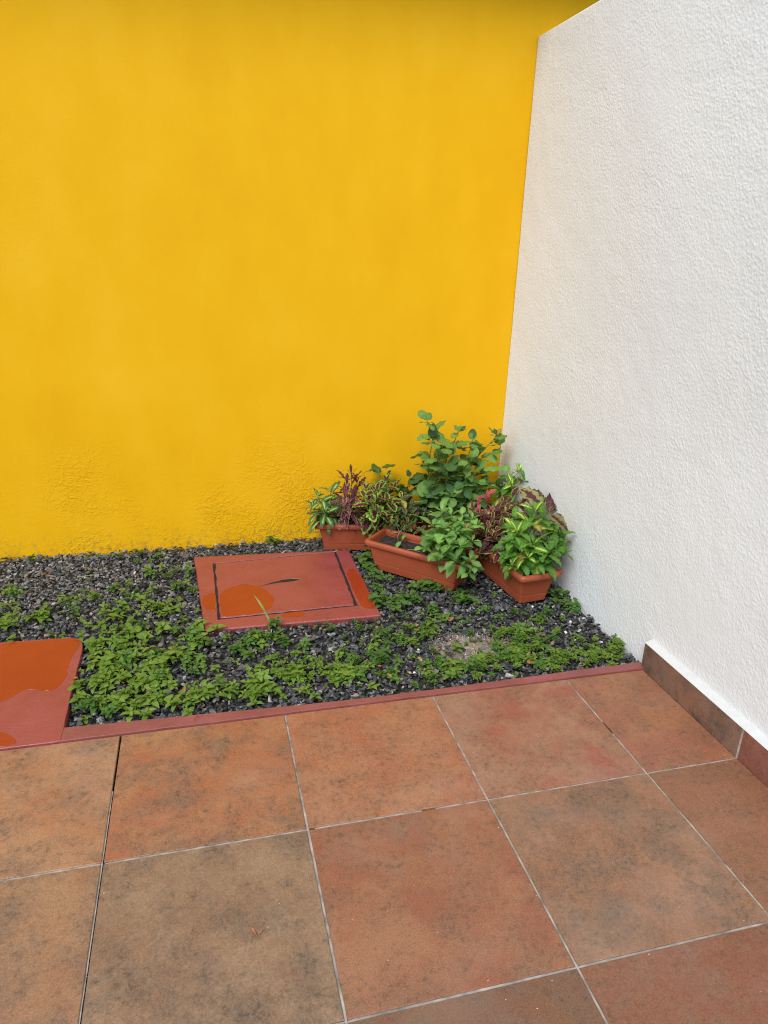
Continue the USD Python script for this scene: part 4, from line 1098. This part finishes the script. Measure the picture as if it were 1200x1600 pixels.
WP = [('weed_sprig', weed_mesh(200 + k, 'sprig'), M_WEED[0 if k < 4 else 1], True) for k in range(6)] + [('round_weed', weed_mesh(220 + k, 'round'), M_WEED[1], True) for k in range(3)] + [('fine_weed', weed_mesh(240 + k, 'fine'), M_WEED[2], True) for k in range(4)]
SPR, SPRB, RND, FIN = [0, 1, 2, 3], [4, 5, 0, 1], [6, 7, 8], [9, 10, 11, 12]
PATCH = [  # pixel centre, pixel radii, count, kinds, scale
    (150, 1010, 24, 26, 26, SPR, 1.0), (172, 1045, 40, 38, 75, SPR, 1.05), (225, 1070, 60, 38, 70, SPR, 1.0), (265, 1030, 60, 38, 44, SPR + SPRB, 1.0), (150, 1105, 36, 16, 24, SPRB, 0.9), (230, 1100, 70, 14, 34, SPR, .95),
    (330, 1085, 70, 18, 40, SPR, .95), (400, 1076, 50, 16, 34, SPR, 1.0), (465, 1062, 40, 18, 36, SPR, 1.0), (535, 1058, 55, 16, 36, SPR, .9), (310, 1010, 60, 24, 30, SPR + SPRB, 1.0), (290, 1040, 40, 20, 14, SPRB, 1.1), (370, 1020, 50, 30, 20, SPRB, .9),
    (245, 950, 50, 34, 30, SPR + SPRB, 1.0), (285, 915, 22, 36, 18, SPRB, 1.0), (200, 975, 50, 22, 26, SPR, .95), (65, 965, 50, 14, 24, SPR, 1.0), (10, 975, 30, 22, 20, SPR, 1.15), (110, 940, 26, 12, 9, SPRB, 1.0), (12, 930, 16, 14, 7, SPRB, 1.0),
    (150, 935, 30, 12, 9, SPRB, .9), (235, 895, 30, 16, 9, SPRB, .9), (420, 1000, 100, 22, 26, SPRB, .75), (480, 1020, 60, 26, 18, SPRB, .75), (430, 975, 40, 10, 12, SPR, .9), (360, 972, 30, 10, 9, SPRB, .8),
    (575, 890, 14, 26, 20, RND, 1.1), (585, 925, 16, 14, 9, RND, .9), (600, 950, 16, 14, 7, RND, .9), (675, 918, 22, 14, 14, RND, 1.0), (728, 940, 20, 14, 10, RND, .95), (645, 940, 20, 16, 8, RND, .8), (705, 945, 14, 10, 5, RND, .7),
    (665, 990, 34, 24, 26, SPRB + FIN, .9), (620, 1000, 34, 22, 18, SPRB, .8), (680, 965, 18, 16, 10, SPRB, .9), (580, 1015, 40, 18, 16, SPRB, .8), (610, 1052, 60, 14, 30, FIN + SPRB, 1.0), (680, 1052, 40, 12, 22, FIN + SPRB, 1.0),
    (745, 1045, 40, 16, 26, FIN + SPRB, 1.0), (800, 1030, 50, 24, 50, FIN, 1.15), (830, 1000, 40, 26, 30, FIN + SPRB, 1.0), (880, 1030, 50, 14, 44, FIN, 1.1), (940, 1022, 44, 14, 40, FIN, 1.05), (965, 1010, 26, 18, 24, FIN, .95),
    (800, 985, 34, 16, 12, FIN + SPRB, 1.0), (840, 975, 30, 16, 12, FIN, .95), (735, 1000, 30, 26, 6, SPRB, .7), (888, 930, 16, 14, 14, RND, .9), (900, 945, 10, 12, 7, RND, .9), (860, 925, 10, 8, 4, RND, .8), (770, 950, 40, 16, 7, RND, .6),
    (800, 960, 50, 14, 8, SPRB, .6), (430, 848, 18, 5, 4, SPRB, .6), (490, 1045, 60, 10, 12, FIN, .9), (560, 985, 60, 20, 12, SPRB, .6), (340, 890, 60, 20, 0, SPRB, .6), (265, 880, 30, 8, 4, SPRB, .7), (160, 1075, 26, 40, 26, SPR, 1.0), (200, 1020, 40, 50, 30, SPR, 1.0)]
rng = np.random.default_rng(77)
wpos, widx, wsc = [], [], []
for px, py, rx_, ry_, cnt, kinds_, sc in PATCH + [(430, 1030, 330, 60, 90, SPRB + FIN, .55), (780, 1000, 200, 60, 90, SPRB + FIN + RND, .5), (190, 990, 130, 70, 50, SPRB, .6)]:
    for _ in range(cnt):
        a_, r_ = rng.uniform(0, 2 * PI), min(1.7, abs(rng.normal(0, 1.0)))
        p = at(px + rx_ * r_ * math.cos(a_), py + ry_ * r_ * math.sin(a_), 2, -0.006)
        p[2] += banked(p[0], p[1])
        if shapely.contains_xy(blocked.buffer(0.004), p[0], p[1]) or p[0] > XW - 0.01 or p[1] < YK + 0.05:
            continue
        if rng.random() > 0.78:
            continue
        wpos.append(p); widx.append(kinds_[rng.integers(len(kinds_))]); wsc.append(sc * 0.92 * rng.choice([0.55, 0.8, 1.0, 1.25], p=[.25, .3, .3, .15]) * rng.uniform(0.85, 1.15))
n = len(wpos)
instancer('ground_weeds', WP, wpos, quat_zxy(rng.uniform(0, 2 * PI, n), rng.normal(0, .12, n), rng.normal(0, .12, n)), np.array(wsc)[:, None] * np.array([1.0, 1.0, 0.75]), widx)

SINGLE = [(422, 850, 4, 1.0, 'lone green weed on the strip of gravel between hatch and yellow wall'), (218, 868, 6, .7, 'little weed sprouting where the yellow wall meets the bare gravel'), (48, 878, 4, .7, 'small weed in the bare gravel below the left part of the yellow wall'),
          (215, 846, 6, .6, 'tuft growing from the foot of the yellow wall, left of the hatch'), (425, 984, 4, 1.1, 'weed with broad leaves against the front edge of the hatch'), (512, 986, 6, .7, 'tiny weed by the front edge of the hatch, right of the grass blade'),
          (868, 935, 7, 1.0, 'round-leaved weed at the foot of the planter beside the white wall'), (606, 1000, 5, 1.0, 'single weed between hatch corner and sandy patch')]
for px, py, k, sc, lab in SINGLE:
    p = at(px, py, 2, -0.004)
    t = thing('weed', lab, 'weed', p, rng.uniform(0, 6), 'separate weeds in the gravel')
    ms = WP[k][1].copy(); ms.apply_scale(sc)
    obj('leaves', ms, WP[k][2], t, smooth=True)

# blade of grass before the hatch
c = at(424, 976, 2, 0.0)
t = thing('grass_blade', 'single long yellow-green grass blade leaning over the hatch lid', 'grass blade', c)
tip = at(396, 929, 1, c[1] - 0.01) - c
pts = np.array([tip * u_ + np.array([0, 0, 0.012 * math.sin(PI * u_)]) for u_ in np.linspace(0, 1, 8)])
wd = 0.0042 * np.array([0.6, .9, 1, 1, .95, .8, .5, .08])
sx = np.array([0.8, 0.35, 0.45])
bl = np.vstack([pts - wd[:, None] * sx, pts - np.array([0, 0.0012, 0]), pts + wd[:, None] * sx])
f = []
for i in range(7):
    for j in (0, 1):
        q0, q1 = j * 8 + i, (j + 1) * 8 + i
        f += [[q0, q1, q1 + 1], [q0, q1 + 1, q0 + 1]]
obj('blade', (bl, np.array(f)), plain('grass_blade_green', (0.30, 0.34, 0.10), 0.5), t, smooth=True)

# the leaf tip that reaches into view at the left, on a plant standing just outside
c = at(-95, 868, 2, 0.0); c[1] = YW - 0.10
pl = Plant('wall_shrub', 'small shrub by the yellow wall, one leaf tip showing at the left edge', 'plant', c, M_STEM, 140)
for dx, z in ((-0.02, 0.12), (-0.07, 0.2), (-0.12, 0.14)):
    pl.shoot(c, c + np.array([dx, -0.02, z]), S['talld'], 0.06, 3, 0.003, 0.5)
pl.lean = 0.0
pl.leaf(at(-22, 862, 1, c[1]), 0.15, 0.42, S['talld'], 0.040)
pl.done()

# ------------------------------------------------------------------ dry leaves and twigs
M_DRY = plain('dry_leaf_brown', (0.30, 0.105, 0.045), 0.7, 80, 0.4)
M_DRY2 = plain('dry_leaf_straw', (0.40, 0.22, 0.11), 0.75, 80, 0.4)


def curl(L, seed):
    r = np.random.default_rng(seed)
    v, f, uv = leaf(L, L * r.uniform(0.35, 0.6), r, rows=6, shape=(0.7, 0.8), droop=r.uniform(-1.6, -0.8), fold=0.5, petiole=0.1, wave=0.12)
    return v, f


dl = [(240, 1080), (190, 1065), (262, 1020), (268, 1012), (284, 1082), (318, 1100), (328, 1062), (345, 1072), (300, 1092), (366, 1066), (122, 1058), (222, 1118), (236, 1083), (598, 1040), (612, 1060), (636, 1050), (670, 1046), (690, 1010), (742, 1012), (760, 998), (832, 1035), (826, 1030), (852, 992), (905, 1040), (648, 976), (700, 970), (566, 972), (590, 978), (505, 985), (140, 925), (148, 930), (80, 900), (580, 1068), (660, 1032), (750, 1060), (925, 1030), (860, 1006), (610, 1018)]
for k, (px, py) in enumerate(dl):
    v, f = curl(rng.uniform(0.016, 0.030), 300 + k)
    p = at(px, py, 2, 0.008)
    v = v @ frame(rng.uniform(0, 6.28), rng.normal(0.1, .3), rng.normal(0, .5)).T + p
    right = px > 500
    tag(obj('dry_leaf', (v, f), M_DRY if k % 3 else M_DRY2, smooth=True), 'small curled brown dry leaf among the weeds ' + ('right of the hatch' if right else 'left and in front of the hatch'), 'dry leaf', 'dry leaves right of the hatch' if right else 'dry leaves left of the hatch')
p = at(401, 1463, 2, 0.003)
v, f = curl(0.020, 391)
lf = [trimesh.Trimesh(v @ frame(2.2, 0.2, 0.3).T, f, process=False)]
v, f = curl(0.016, 392)
lf.append(trimesh.Trimesh(v @ frame(0.2, 0.25, -0.6).T + [0.002, 0.002, 0.001], f, process=False))
ms = cat(lf); ms.apply_translation(p)
tag(obj('dry_leaf', ms, M_DRY, smooth=True), 'crumpled red-brown dry leaf lying alone on the greyish patio tile', 'dry leaf')
c = at(305, 1122, 2, 0.013)
tag(obj('red_twig', cat([tube([c, c + [0.006, 0.006, 0.004], c + [0.012, 0.016, 0.001]], [.0012, .001, .0006], 5), tube([c + [0.004, 0.004, .002], c + [0.03, 0.004, 0.004], c + [0.06, 0.0, 0.001]], [.0008, .0007, .0005], 5), tube([c, c + [-.004, -.01, .001], c + [0.001, -0.018, 0]], [.001, .001, .0006], 5)]), plain('red_twig_bark', (0.25, 0.02, 0.02), 0.6), smooth=True), 'thin red forked twig lying on the red kerb', 'twig')
# crumbs of plaster on the tiles
M_CRUMB = plain('white_crumb', (0.6, 0.56, 0.5), 0.9)
cr = []
for k in range(60):
    px, py = rng.uniform(120, 1190), rng.uniform(1120, 1590)
    if k < 22:
        px, py = rng.uniform(760, 1190), rng.uniform(1150, 1590)
    p = at(px, py, 2, 0.0008)
    if p[0] > XS - 0.01 or p[1] > YK - .01:
        continue
    st = stone(k % 7, 0.5); st.apply_scale(rng.uniform(0.0007, 0.0018)); st.apply_translation(p)
    cr.append(st)
tag(obj('plaster_crumbs', cat(cr), M_CRUMB), kind='stuff')
